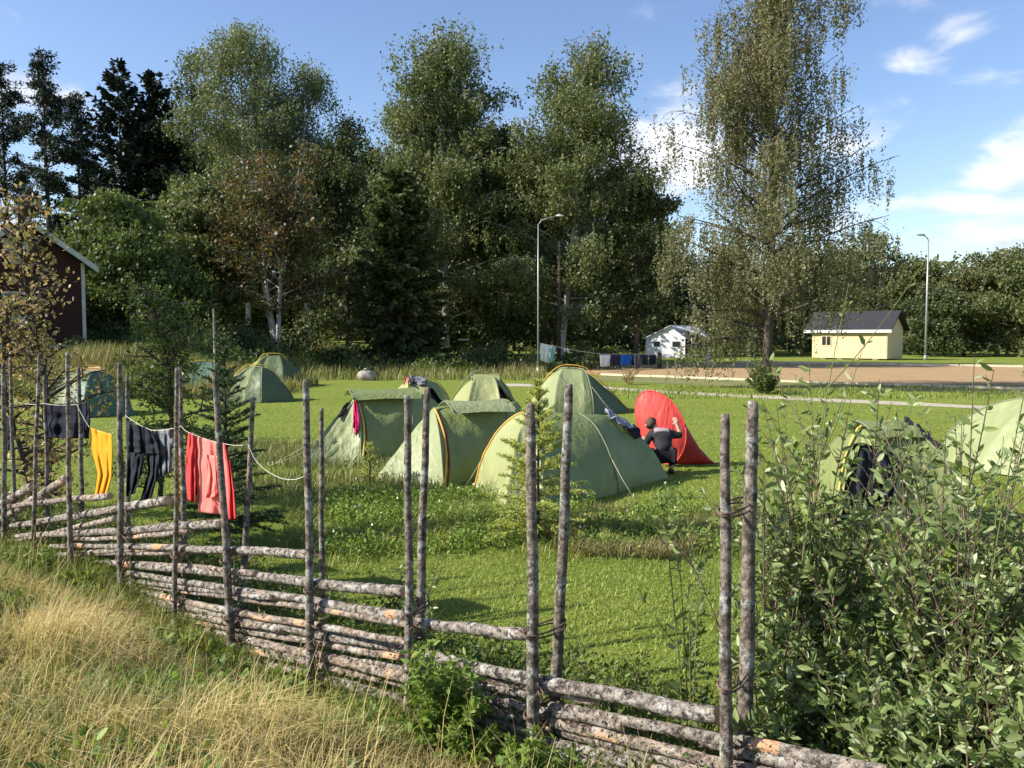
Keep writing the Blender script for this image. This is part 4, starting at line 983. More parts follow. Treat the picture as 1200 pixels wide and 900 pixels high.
def cloth(name, mat, left, right, proj, folds=5, amp=.02, thick=.004, nu=26, nv=30, parent=None, seed=0):
    """left and right: edge polylines from top to bottom (picture rows turned into points by proj(x, y, depth))"""
    L = np.array(left, float); Rr_ = np.array(right, float); g = []
    for i in range(nv):
        v = i / (nv - 1); a = np.array([np.interp(v, np.linspace(0, 1, len(L)), L[:, k]) for k in (0, 1)]); b_ = np.array([np.interp(v, np.linspace(0, 1, len(Rr_)), Rr_[:, k]) for k in (0, 1)]); row = []
        for j in range(nu):
            u = j / (nu - 1); p = a * (1 - u) + b_ * u
            off = amp * (.35 + .65 * v) * (math.sin(u * folds * 2 * PI + seed + v * 1.4) + .5 * math.sin(u * folds * 3.7 * PI + seed * 2 + v * 2.3)) + amp * 1.2 * mnoise.noise(Vector((u * 4 + seed, v * 4, seed)))
            row.append(proj(p[0], p[1], off))
        g.append(row)
    o = MB().grid(g).build(name, mat, parent); md = o.modifiers.new('thickness', 'SOLIDIFY'); md.thickness = thick; md.offset = 0; return o
fpj = lambda q0: (lambda x, y, off: FP(x, y, q0 + off))
# clothes on the fence line
CL = 'clothes hung along the fence cord'
o = cloth('dark_cloth', M['c_navy'], [(51, 474), (49, 495), (53, 513)], [(105, 472), (106, 490), (104, 514)], fpj(.16), 2.5, .02, seed=1); tag(o, 'wide navy black cloth hung on the cord at the left end of the fence', 'cloth', CL); tidy(o)
o = cloth('amber_shirt', M['c_amber'], [(105, 501), (107, 525), (115, 555), (111, 583)], [(131, 509), (132, 530), (131, 558), (124, 585)], fpj(.05), 2.3, .010, seed=2); tag(o, 'narrow amber yellow cloth hanging on the fence cord', 'cloth', CL); tidy(o)
root = thing('black_trousers', 'black trousers with two hanging legs on the fence cord beside the mottled shirt', 'trousers', tuple(FP(163, 585, .05)), group=CL)
wp(cloth('waist', M['c_black'], [(148, 493), (148, 515), (149, 530)], [(177, 505), (184, 520), (187, 532)], fpj(.05), 3, .016, seed=3), root)
wp(cloth('leg', M['c_black'], [(149, 531), (148, 555), (148, 582)], [(170, 531), (166, 555), (158, 578)], fpj(.05), 2, .018, seed=4), root)
wp(cloth('leg', M['c_black'], [(171, 531), (174, 552), (163, 592)], [(187, 533), (184, 560), (176, 590)], fpj(.07), 2, .018, seed=5), root)
o = cloth('mottled_shirt', M['c_mottle'], [(172, 504), (177, 530), (184, 562)], [(202, 502), (202, 528), (201, 553)], fpj(.10), 3, .022, seed=6); tag(o, 'mottled grey shirt hanging between the black trousers and the coral shirt', 'shirt', CL); tidy(o)
root = thing('coral_shirt', 'coral red long sleeved shirt hanging on the fence cord', 'shirt', tuple(FP(245, 605, .05)), group=CL)
wp(cloth('body', M['c_coral'], [(226, 511), (228, 545), (232, 580), (233, 600)], [(263, 520), (267, 548), (270, 580), (270, 604)], fpj(.05), 1.4, .014, seed=7), root)
wp(cloth('sleeve', M['c_coral_dark'], [(221, 507), (218, 535), (218, 560), (220, 586)], [(229, 511), (229, 540), (229, 565), (229, 589)], fpj(.03), 1, .014, seed=8), root)
wp(cloth('sleeve', M['c_coral_dark'], [(262, 520), (266, 545), (268, 575), (268, 609)], [(264, 521), (270, 545), (274, 575), (277, 608)], fpj(.02), 1, .012, seed=9), root)
wp(cloth('sleeve_fold', M['c_coral'], [(240, 532), (244, 555), (240, 580), (241, 584)], [(252, 534), (253, 556), (254, 572), (252, 582)], fpj(.005), 1, .012, seed=10), root)
o = cloth('grey_cloth', M['c_black'], [(5, 487), (5, 510), (7, 535)], [(11, 489), (13, 510), (11, 525)], fpj(.12), 1, .015, nu=8, seed=11); tag(o, 'thin dark grey cloth at the far left end of the fence', 'cloth', CL); tidy(o)
# cords
def cord(pix, q, label, r=.0024):
    pts = []
    for (a, c) in zip(pix, pix[1:]):
        for u in np.linspace(0, 1, 8)[:-1]:
            x = a[0] + (c[0] - a[0]) * u; y = a[1] + (c[1] - a[1]) * u + 1.5 * math.sin(PI * u); pts.append(FP(x, y, q))
    pts.append(FP(*pix[-1], q)); o = MB().tube(pts, r, 5).build('clothes_cord', M['cord']); tag(o, label, 'cord'); tidy(o)
cord([(22, 472), (52, 473), (90, 474), (105, 501), (131, 509), (147, 487), (177, 504), (202, 502), (212, 499), (222, 507), (263, 520), (291, 521)], .055, 'pale cord knotted from post to post, carrying the hanging clothes')
cord([(291, 521), (300, 540), (318, 555), (338, 562), (357, 558)], .055, 'loose slack end of pale cord drooping between two fence posts')
# washing line by the lamp
l0_ = np.array([lp[0], 46, 0]); LA = P(632, 402, 46); LB = P(830, 417, 62)
def onl(px, py, off=0.0):
    d = ray(px, py); n = np.array([-(LB - LA)[1], (LB - LA)[0], 0]); n /= np.linalg.norm(n); o = LA + n * off
    t = np.dot(o - CAM, n) / np.dot(d, n); return CAM + d * t
pj = lambda x, y, off: onl(x, y, off)
o = MB().tube([LA, onl(664, 409), onl(703, 415), onl(745, 415), onl(772, 415), LB], .012, 5).build('clothesline', M['cord']); tag(o, 'long clothesline running from the lamp to the white cabin', 'clothesline'); tidy(o)
WL = 'washing on the far clothesline'
for nm, mt, L_, R__, lb in (
    ('towel', 'c_white', [(633, 402), (633, 422)], [(645, 405), (643, 426)], 'white towel hung right beside the lamp'), ('towel', 'c_cyan', [(645.4, 405), (643.4, 425)], [(652, 407), (647.5, 424)], 'pale cyan towel next to the white towel by the lamp'),
    ('sock', 'c_white', [(661, 408), (661, 412)], [(663.5, 408), (663.5, 412)], 'small white sock, left of the pair on the far line'), ('sock', 'c_white', [(665, 408), (665, 413)], [(667.5, 409), (667.5, 413)], 'small white sock, right of the pair on the far line'),
    ('white_shirt', 'c_white', [(703, 416), (704, 430)], [(715.5, 416), (714, 429)], 'white shirt in the middle of the far clothesline'), ('dark_shirt', 'c_dblue', [(716.5, 416), (717, 427)], [(726, 416), (726, 428)], 'dark blue shirt between white shirt and bright blue cloth'),
    ('blue_cloth', 'c_blue', [(727.5, 416), (728, 428)], [(741, 417), (740, 427)], 'bright blue cloth on the far clothesline'), ('striped_cloth', 'c_mottle', [(743, 416), (744, 431)], [(750, 416), (749, 430)], 'grey mottled cloth right of the bright blue cloth'),
    ('dark_cloth', 'c_dblue', [(752, 416), (752, 427)], [(759, 416), (759, 428)], 'dark cloth next to the grey mottled cloth on the far line'), ('dark_cloth', 'c_black', [(761, 416), (761, 428)], [(769, 416), (768, 427)], 'black cloth beside the brown post of the far line')):
    o = cloth(nm, M[mt], L_, R__, pj, 2, .05, nu=10, nv=8, thick=.01, seed=len(nm) + L_[0][0]); tag(o, lb, 'laundry', WL); tidy(o)
for px, yt, w, lb in ((773, 413, .16, 'short brown timber post under the far clothesline near the cabin'), (746, 417, .06, 'thin stake holding up the far clothesline')):
    p = onl(px, 415); l = (p[0], p[1], 0); o = MB().tube([(0, 0, 0), (0, 0, ht(l, yt))], [w, w * .85], 7, bump=.1).build('line_post', M['wood_dark']); o.location = l; tag(o, lb, 'post')

# things lying on tents
def drape(sf, b0, b1, u0, u1, mat, name, label, cat, lift=.03, wr=.03, seed=0, group=None, over=0.0):
    g = []
    for i in range(22):
        a = i / 21; row = []
        for j in range(20):
            v = j / 19; b = b0 + (b1 - b0) * (a + .10 * math.sin(v * 7 + seed)); u = u0 + (u1 - u0) * v + .05 * math.sin(a * 8 + seed)
            u = min(u, .999); nz_ = mnoise.noise(Vector((a * 5 + seed, v * 5, seed))); p = sf(b, u, lift + wr * max(-.2, nz_ + .55 * abs(math.sin(a * 8 + v * 5 + seed)))); row.append(p)
        g.append(row)
    o = MB().grid(g).build(name, mat); md = o.modifiers.new('thickness', 'SOLIDIFY'); md.thickness = .008; md.offset = 0; tag(o, label, cat, group); tidy(o); return o
drape(sfC, 3.55, 4.2, .66, 1.0, M['c_greyblue'], 'grey_shirt', 'crumpled grey blue shirt drying on the front right tent ridge', 'shirt', .03, .07, 1)
drape(sfC, 3.7, 4.1, .54, .65, M['c_black'], 'dark_sock_bundle', 'small dark garment at the lower end of the grey shirt', 'clothes', .03, .05, 2)
drape(sfD, 1.2, 2.0, .72, 1.0, M['c_mottle'], 'mottled_clothes', 'mottled dark garment on top of the tent with clothes', 'clothes', .05, .07, 4)
drape(sfD, .5, 1.1, .78, 1.0, M['c_pink'], 'pink_cloth', 'small pink cloth on top of the tent beside the mottled garment', 'cloth', .05, .07, 5)
drape(sfA, .80, .98, .36, .88, M['c_magenta'], 'magenta_towel', 'magenta towel hanging down the side of the left cluster tent', 'towel', .035, .05, 6)
drape(sfA, .05, .34, .62, .82, M['c_black'], 'black_cloth', 'small black cloth on the left shoulder of the left cluster tent', 'cloth', .03, .03, 7)
drape(sfH, 2.9, 3.5, .66, 1.0, M['c_navy'], 'navy_trousers', 'navy rain trousers folded over the peak of the right tent', 'trousers', .04, .07, 9)
ppl = lambda Y0: (lambda x, y, off: P(x, y, Y0 + off))
root = thing('black_jacket', 'black rain jacket hanging down in front of the right tent opening', 'jacket', tuple(P(1025, 630, 8.15)))
wp(cloth('body', M['c_black'], [(1008, 528), (1003, 560), (1006, 600)], [(1040, 532), (1052, 565), (1046, 602)], ppl(8.25), 3, .04, seed=3), root)
wp(cloth('sleeve', M['c_navy'], [(1038, 528), (1050, 548), (1058, 575)], [(1046, 530), (1062, 552), (1068, 578)], ppl(8.3), 1, .03, seed=4), root)
wp(cloth('sleeve', M['c_navy'], [(1012, 598), (1014, 620), (1016, 640)], [(1024, 600), (1025, 620), (1026, 642)], ppl(8.22), 1, .03, seed=5), root)

# ------------------------------------------------------------------ person crouching at the red tent
M['skin'] = mat_simple('skin', (.55, .33, .24), (.50, .29, .21), 5, .55); M['hair'] = mat_simple('brown hair', (.10, .06, .035), (.06, .035, .02), 30, .8)
M['jacket'] = mkcloth('grey jacket', (.06, .057, .06), (.03, .03, .033)); M['jacket_light'] = mkcloth('light shoulder stripe', (.52, .42, .42), (.4, .33, .33)); M['pants'] = mkcloth('black trousers cloth', (.022, .022, .026), (.014, .014, .018)); M['shoe'] = mat_simple('dark shoe', (.04, .035, .03), (.02, .02, .02), 6, .6)
def skin_mesh(name, joints, edges, mat, parent, sub=2, root=0):
    me = bpy.data.meshes.new(name); me.from_pydata([j[0] for j in joints], edges, []); me.update(); o = link(name, me, mat, parent)
    md = o.modifiers.new('skin', 'SKIN')
    sv = me.skin_vertices[0].data
    for i, j in enumerate(joints): sv[i].radius = (j[1], j[1] * (j[2] if len(j) > 2 else 1)); sv[i].use_root = (i == root)
    md.use_smooth_shade = True; s2 = o.modifiers.new('smooth', 'SUBSURF'); s2.levels = sub; s2.render_levels = sub
    if 'cloth' in mat.name or 'jacket' in mat.name:
        tx = bpy.data.textures.new('creases', 'CLOUDS'); tx.noise_scale = .07; dm = o.modifiers.new('creases', 'DISPLACE'); dm.texture = tx; dm.strength = .035; dm.mid_level = .5
    return o
PB = G(779, 557); pr = thing('person', 'crouching person in grey jacket and black trousers holding up the red tent', 'person', (PB[0], PB[1], 0))
J = {'pel': ((0, 0, .36), .14), 'sp': ((-.01, .12, .52), .125), 'ch': ((-.03, .24, .66), .13), 'nk': ((-.09, .31, .76), .055), 'hd': ((-.16, .36, .81), .08), 'ht': ((-.20, .39, .88), .08),
     'ls': ((-.20, .22, .69), .06), 'le': ((-.31, .20, .50), .042), 'lw': ((-.30, .38, .56), .028), 'rs': ((.14, .27, .70), .06), 're': ((.33, .26, .64), .042), 'rw': ((.27, .33, .83), .028),
     'lh': ((-.11, .03, .33), .10), 'lk': ((-.24, .40, .38), .065), 'la': ((-.17, .05, .10), .042), 'lf': ((-.21, .28, .05), .04), 'rh': ((.11, .03, .33), .10), 'rk': ((.22, .42, .40), .065), 'ra': ((.13, .06, .10), .042), 'rf': ((.15, .30, .05), .04)}
def hand(w, d, side):
    w = np.array(w); d = np.array(d) / np.linalg.norm(d); s_ = np.cross(d, [0, 1, 0]); s_ = s_ / np.linalg.norm(s_) * side
    jj = [(w + d * .07, .026, .6)]; ee = []
    for k, (o_, L_) in enumerate(((-.030, .060), (-.010, .075), (.010, .08), (.030, .070))):
        a = w + d * .085 + s_ * o_; b_ = a + d * L_ * .55 + np.array([0, .012, 0]); c = b_ + d * L_ * .35 + np.array([0, .028, 0]); n0 = len(jj); jj += [(a, .009), (b_, .0085), (c, .007)]; ee += [(0, n0), (n0, n0 + 1), (n0 + 1, n0 + 2)]
    a = w + d * .03 + s_ * .035; b_ = a + d * .035 + s_ * .025 + np.array([0, .02, 0]); n0 = len(jj); jj += [(a, .011), (b_, .009)]; ee += [(0, n0), (n0, n0 + 1)]
    return jj, ee
names = list(J); joints = [(J[k][0], J[k][1]) for k in names]; ix = {k: i for i, k in enumerate(names)}
E = [('pel', 'sp'), ('sp', 'ch'), ('ch', 'nk'), ('nk', 'hd'), ('hd', 'ht'), ('ch', 'ls'), ('ls', 'le'), ('le', 'lw'), ('ch', 'rs'), ('rs', 're'), ('re', 'rw'), ('pel', 'lh'), ('lh', 'lk'), ('lk', 'la'), ('la', 'lf'), ('pel', 'rh'), ('rh', 'rk'), ('rk', 'ra'), ('ra', 'rf')]
edges = [(ix[a], ix[b_]) for a, b_ in E]
for wn, en, sd_ in (('lw', 'le', -1), ('rw', 're', 1)):
    jj, ee = hand(J[wn][0], np.array(J[wn][0]) - np.array(J[en][0]), sd_); n0 = len(joints); joints += [(tuple(x[0]), x[1]) for x in jj]; edges += [(n0 + a, n0 + b_) for a, b_ in ee] + [(ix[wn], n0)]
skin_mesh('body', joints, edges, M['skin'], pr)
gr = lambda k, g: (J[k][0], J[k][1] + g)
def midp(a, b_, u): return tuple(np.array(J[a][0]) * (1 - u) + np.array(J[b_][0]) * u)
skin_mesh('jacket', [gr('pel', .02), gr('sp', .025), gr('ch', .025), (midp('ch', 'nk', .7), .075), gr('ls', .025), gr('le', .022), (midp('le', 'lw', .35), .045), gr('rs', .025), gr('re', .022), (midp('re', 'rw', .5), .045)], [(0, 1), (1, 2), (2, 3), (2, 4), (4, 5), (5, 6), (2, 7), (7, 8), (8, 9)], M['jacket'], pr)
skin_mesh('trousers', [((0, 0, .34), .13), gr('lh', .02), gr('lk', .022), (midp('lk', 'la', .9), .06), gr('rh', .02), gr('rk', .022), (midp('rk', 'ra', .9), .06)], [(0, 1), (1, 2), (2, 3), (0, 4), (4, 5), (5, 6)], M['pants'], pr)
for a, f_ in (('la', 'lf'), ('ra', 'rf')):
    p0 = np.array(J[a][0]); p1 = np.array(J[f_][0]); skin_mesh('shoe', [(tuple(p0 + np.array([0, -.05, -.045])), .05, .9), (tuple((p0 + p1) / 2 + np.array([0, 0, -.02])), .055, .9), (tuple(p1 + np.array([0, .02, -.005])), .045, .8)], [(0, 1), (1, 2)], M['shoe'], pr)
hc = (np.array(J['hd'][0]) + np.array(J['ht'][0])) / 2
hb = MB(); hb.ball(tuple(hc + np.array([-.005, -.012, .02])), (.098, .108, .108), n=18, k=12, warp=.25); hb.build('hair', M['hair'], pr)
fc = MB(); fd = np.array([-.35, .9, -.2]); fd /= np.linalg.norm(fd); sx = np.cross(fd, [0, 0, 1]); sx /= np.linalg.norm(sx)
fc.ball(tuple(hc + fd * .112 + np.array([0, 0, -.02])), .016, n=8, k=6); fc.build('nose', M['skin'], pr)
for s in (-1, 1):
    MB().ball(tuple(hc + fd * .10 + sx * s * .033 + np.array([0, 0, .01])), .012, n=8, k=6).build('eye', M['dark'], pr)
    MB().ball(tuple(hc + sx * s * .104 + np.array([0, 0, -.015])), (.014, .02, .03), n=8, k=6).build('ear', M['skin'], pr)
MB().ball(tuple(hc + fd * .105 + np.array([0, 0, -.055])), (.022, .01, .008), n=8, k=5).build('mouth', M['c_pink'], pr)
g = [[np.array(J['ls'][0]) * (1 - u) + np.array(J['rs'][0]) * u + np.array([0, -.02 - .085 * math.sin(PI * v) - .012, .085 - .10 * v + .02 * math.sin(PI * u)]) for v in np.linspace(0, 1, 6)] for u in np.linspace(.1, .9, 14)]
o = MB().grid(g).build('shoulder_stripe', M['jacket_light'], pr); md = o.modifiers.new('thickness', 'SOLIDIFY'); md.thickness = .012

pr.scale = (.88, .88, .88)

# ------------------------------------------------------------------ roundpole fence
root = thing('roundpole_fence', 'weathered roundpole fence of paired posts and slanting bark covered rails', 'fence', tuple(FP(365, 825)))
fr = root
def post(top, bot, r, off, label=None):
    a = FP(bot[0], bot[1], off); b_ = FP(top[0], top[1], off); a = a - (b_ - a) / np.linalg.norm(b_ - a) * .12
    n = 46; sd_ = random.uniform(0, 50); pts = []
    for i in range(n):
        u = i / (n - 1); p = a * (1 - u) + b_ * u; w = .007 * math.sin(u * 3.3 + sd_) + .002 * math.sin(u * 15 + sd_); pts.append(p + np.array([w, w * .5, 0]))
    rad = [r * (1.0 - .32 * (i / (n - 1))) * (.8 if i == n - 1 else 1) for i in range(n)]
    wp(MB().tube(pts, rad, 12, bump=.07, seed=sd_).build('post', M['post']), fr)
random.seed(9)
front = [((848, 485), (853, 925), .030), ((621, 473), (624, 885), .034), ((478, 463), (478, 830), .028), ((357, 444), (365, 830), .031), ((252, 436), (272, 792), .031), ((207, 431), (203, 755), .021), ((141, 425), (140, 692), .028), ((78, 412), (84, 668), .025), ((47, 415), (39, 640), .020), ((3, 425), (5, 645), .027)]
backp = [((884, 470), (872, 868), .037), ((667, 450), (651, 792), .032), ((500, 454), (494, 725), .028), ((376, 478), (379, 690), .021), ((295, 466), (287, 670), .025), ((212, 430), (215, 640), .023), ((148, 440), (150, 610), .021), ((91, 430), (96, 585), .022), ((52, 440), (55, 605), .022), ((13, 420), (17, 600), .022)]
for t_, b_, r in front: post(t_, b_, r, -.085)
for t_, b_, r in backp: post(t_, b_, r, .105)
rails = [ # x1,y1,x2,y2, radius px at right end
 (-30, 612, 39, 570, 6, 0), (-30, 628, 80, 560, 6, 0), (-20, 598, 130, 581, 4.5, 0), (-20, 622, 198, 586, 6.5, 1), (-20, 640, 136, 607, 4, 0), (20, 628, 262, 613, 6.5, 1), (88, 632, 222, 622, 4, 0), (20, 652, 300, 646, 4, 0), (60, 640, 366, 650, 6.5, 1),
 (-20, 655, 210, 640, 5, 0), (108, 659, 300, 672, 4.5, 0), (130, 660, 474, 694, 8, 1), (140, 684, 480, 731, 5, 0), (150, 672, 476, 722, 7, 1), (440, 722, 617, 743, 9, 1),
 (160, 693, 480, 752, 6.5, 0), (165, 702, 500, 768, 7, 1), (170, 716, 470, 770, 6, 0), (200, 728, 560, 812, 8, 0), (215, 742, 490, 790, 6, 1), (250, 752, 600, 832, 7, 0), (280, 770, 640, 866, 8, 1),
 (500, 768, 842, 838, 12, 1), (490, 778, 700, 822, 7, 0), (470, 792, 730, 852, 8, 1), (480, 806, 760, 880, 8, 0), (520, 830, 760, 900, 9, 1), (560, 850, 800, 930, 9, 0), (380, 795, 640, 882, 9, 1), (360, 790, 560, 850, 7, 0), (380, 830, 600, 915, 9, 0), (375, 850, 560, 920, 9, 1),
 (645, 828, 1040, 905, 10, 1), (640, 842, 960, 920, 10, 0), (655, 855, 900, 915, 9, 1), (610, 870, 860, 950, 10, 0), (820, 868, 1060, 925, 10, 1), (690, 880, 980, 960, 10, 0), (800, 905, 1100, 980, 10, 0), (130, 676, 320, 700, 5, 1), (160, 706, 330, 738, 6, 0),
 (400, 770, 620, 815, 6, 1), (300, 786, 470, 835, 7, 1)]
for k, (x1, y1, x2, y2, rp, mt) in enumerate(rails):
    o1, o2 = random.uniform(-.035, .055), random.uniform(-.035, .055)
    a, b_ = FP(x1, y1, o1), FP(x2, y2, o2); L_ = np.linalg.norm(b_ - a); n = int(L_ / .035) + 4
    dd = ray(x2, y2); rr = rp * np.linalg.norm(b_ - CAM) / FPX * .78
    sd_ = random.uniform(0, 90); sagx = random.uniform(-.02, .02); pts = []
    for i in range(n):
        u = i / (n - 1); p = a * (1 - u) + b_ * u; pts.append(p + np.array([0, .008 * math.sin(u * 11 + sd_), sagx * math.sin(PI * u) + .003 * math.sin(u * 19 + sd_)]))
    rad = [rr * (.80 + .24 * u) for u in np.linspace(0, 1, n)] if random.random() < .7 else [rr * (1.02 - .2 * u) for u in np.linspace(0, 1, n)]
    mb = MB(); mb.tube(pts, rad, 14, 0, cap=2, bump=.16, seed=sd_); mb.m = [1 if v == 2 else v for v in mb.m]
    wp(mb.build('rail', [M['rail' if mt else 'rail2'], M['cut']]), fr)
# knotty bark scales and short branch stubs on the rails
rng = np.random.default_rng(21)
# withe bindings round each pair
bd = [(850, 872, 600), (850, 868, 800), (622, 655, 742), (622, 652, 835), (478, 496, 715), (478, 495, 780), (362, 378, 690), (364, 378, 755), (264, 289, 657), (268, 288, 723), (205, 214, 650), (204, 215, 700), (141, 149, 625), (140, 149, 655), (82, 95, 600), (80, 95, 640), (41, 55, 590), (4, 16, 590), (4, 16, 620)]
bd = [b for b in bd if b[2] > 590]
for xf, xb, y in bd:
    a = FP(xf, y, -.085); c = FP(xb, y - 6, .105); d = c - a; d[2] = 0; L_ = np.linalg.norm(d); d /= L_; s_ = np.array([-d[1], d[0], 0]); r = .042
    for tw in range(2):
        pts = []
        for i in range(40):
            t_ = i / 40 * 2 * PI; cx = (L_ / 2 + r) * math.cos(t_); cy = (r + .006) * math.sin(t_) * (1 if abs(math.cos(t_)) > .6 else .9); p = (a + c) / 2 + d * cx + s_ * cy; p[2] += .012 * math.sin(t_ * 1 + tw) + tw * .018 + .02 * cx; pts.append(p)
        pts.append(pts[0]); wp(MB().tube(pts, .0048, 6, cap=False, bump=.2).build('binding', M['withe']), fr)
# loose curled bark flakes clinging to the rails: part of the rails' look, kept as one mass
fv = []; nfl = 2600
pos = []; 
for k in range(nfl):
    x1, y1, x2, y2, rp, mt = rails[random.randrange(len(rails))]; u = random.random(); x = x1 + (x2 - x1) * u; y = y1 + (y2 - y1) * u
    p = FP(x, y + random.uniform(-.9, .9) * rp, -.035 - random.random() * .02); pos.append(p)
pos = np.array(pos); D = rng.normal(size=(nfl, 3)) + np.array([0, -.3, -.5])
o = scatter_mesh('bark_flake', pos, frames(D, .3), rng.uniform(.008, .03, nfl), QUAD * np.array([1, .5, 3]), QF, M['withe'], None); o['kind'] = 'stuff'; wp(o, fr)

# shaggy strips of peeling bark caught where rails and posts cross
pos, D = [], []
for (t_, b_, r) in front + backp:
    for (x1, y1, x2, y2, rp, mt) in rails:
        xm = (t_[0] + b_[0]) / 2
        if not (min(x1, x2) < xm < max(x1, x2)): continue
        y = y1 + (y2 - y1) * (xm - x1) / (x2 - x1); x = b_[0] + (t_[0] - b_[0]) * (b_[1] - y) / (b_[1] - t_[1])
        if y < t_[1] or y > b_[1] or (t_, b_, r) in backp and random.random() < .5: continue
        for _ in range(random.randrange(8, 26)):
            pos.append(FP(x + random.uniform(2, 11), y + random.uniform(-5, 7), random.uniform(-.10, .06))); D.append((random.uniform(-.5, .9), random.uniform(-.6, .4), random.uniform(-1.1, .5)))
pos = np.array(pos); D = np.array(D)
o = scatter_mesh('bark_strip', pos, frames(D, .5), rng.uniform(.02, .075, len(pos)), QUAD * np.array([1, .22, 3]), QF, M['withe'], None, np.random.default_rng(3).random(len(pos))); o['kind'] = 'stuff'; wp(o, fr)

# ------------------------------------------------------------------ rough grass on the camera side, weeds
rng = np.random.default_rng(31); random.seed(31)
def q_of(p): return (p[:, 0] - F0[0]) * FN[0] + (p[:, 1] - F0[1]) * FN[1]
def band(n, t0, t1, q0, q1):
    t = rng.uniform(t0, t1, n); q = rng.uniform(q0, q1, n); X = F0[0] + FD[0] * t + FN[0] * q; Y = F0[1] + FD[1] * t + FN[1] * q
    p = np.stack([X, Y, hz(X, Y)], 1); return p[Y > .25]
p = band(210000, -1.0, 12.5, .12, 4.2); nf = fnoise(p, 1.3); nf2 = fnoise(p, 4.0, 9)
near = np.clip(np.linalg.norm(p[:, :2], axis=1) / 3.0, .35, 1)
keep = rng.random(len(p)) < (.50 + 1.0 * nf2 + .3 * nf); p, nf, nf2, near = p[keep], nf[keep], nf2[keep], near[keep]
h_ = rng.uniform(.10, .30, len(p)) * (1 + .9 * nf) * (.5 + .5 * near) * sstep(.15, 1.0, q_of(p)).clip(.25, 1)
blades('dry_grass', p, h_, rng.uniform(.0018, .0048, len(p)), rng.uniform(.2, 1.6, len(p)), M['grass_dry'], np.clip(.47 + .65 * nf + .35 * nf2 + .2 * rng.normal(size=len(p)), 0, 1))
p = band(60000, -1.0, 12.5, .0, 4.2); nf = fnoise(p, 1.1, 5); p = p[nf > -.12]
blades('green_grass', p, rng.uniform(.08, .24, len(p)), .005, rng.uniform(.3, 1.1, len(p)), M['grass_green'], np.clip(.5 + .2 * rng.normal(size=len(p)), 0, 1))
# grass and herbs against the fence on the lawn side
p = band(60000, -2, 12.5, -1.0, .1); q = -q_of(p); nf = fnoise(p, 1.6); p = p[rng.random(len(p)) < np.exp(-((q + .0) / .55) ** 2) * (.7 + nf)]
blades('fence_grass', p, rng.uniform(.05, .26, len(p)), .006, rng.uniform(.2, 1.2, len(p)), M['grass_green'], np.clip(.5 + .22 * rng.normal(size=len(p)), 0, 1))
# unmown band between fence strip and tents
p = sample_px(70000, 330, 900, 568, 668); nf = fnoise(p, .9, 2); ctr = 9.2 - .1 * p[:, 0]; k_ = np.exp(-((p[:, 1] - ctr) / .9) ** 2) * (1 + .8 * nf) * sstep(3.2, 1.2, p[:, 0]); kp = rng.random(len(p)) < k_; p = p[kp]; nf = nf[kp]
blades('rough_grass', p, rng.uniform(.03, .15, len(p)) * (1 + nf), .009, rng.uniform(.3, 1.4, len(p)), M['grass_green'], np.clip(.45 + .5 * nf + .2 * rng.normal(size=len(p)), 0, 1))
p = sample_px(26000, 240, 520, 520, 585); nf = fnoise(p, .9, 6); kp = rng.random(len(p)) < .5 + nf; p = p[kp]
blades('rough_grass', p, rng.uniform(.05, .22, len(p)), .012, rng.uniform(.2, .9, len(p)), M['grass_far'], np.clip(.35 + .2 * rng.normal(size=len(p)), 0, 1))

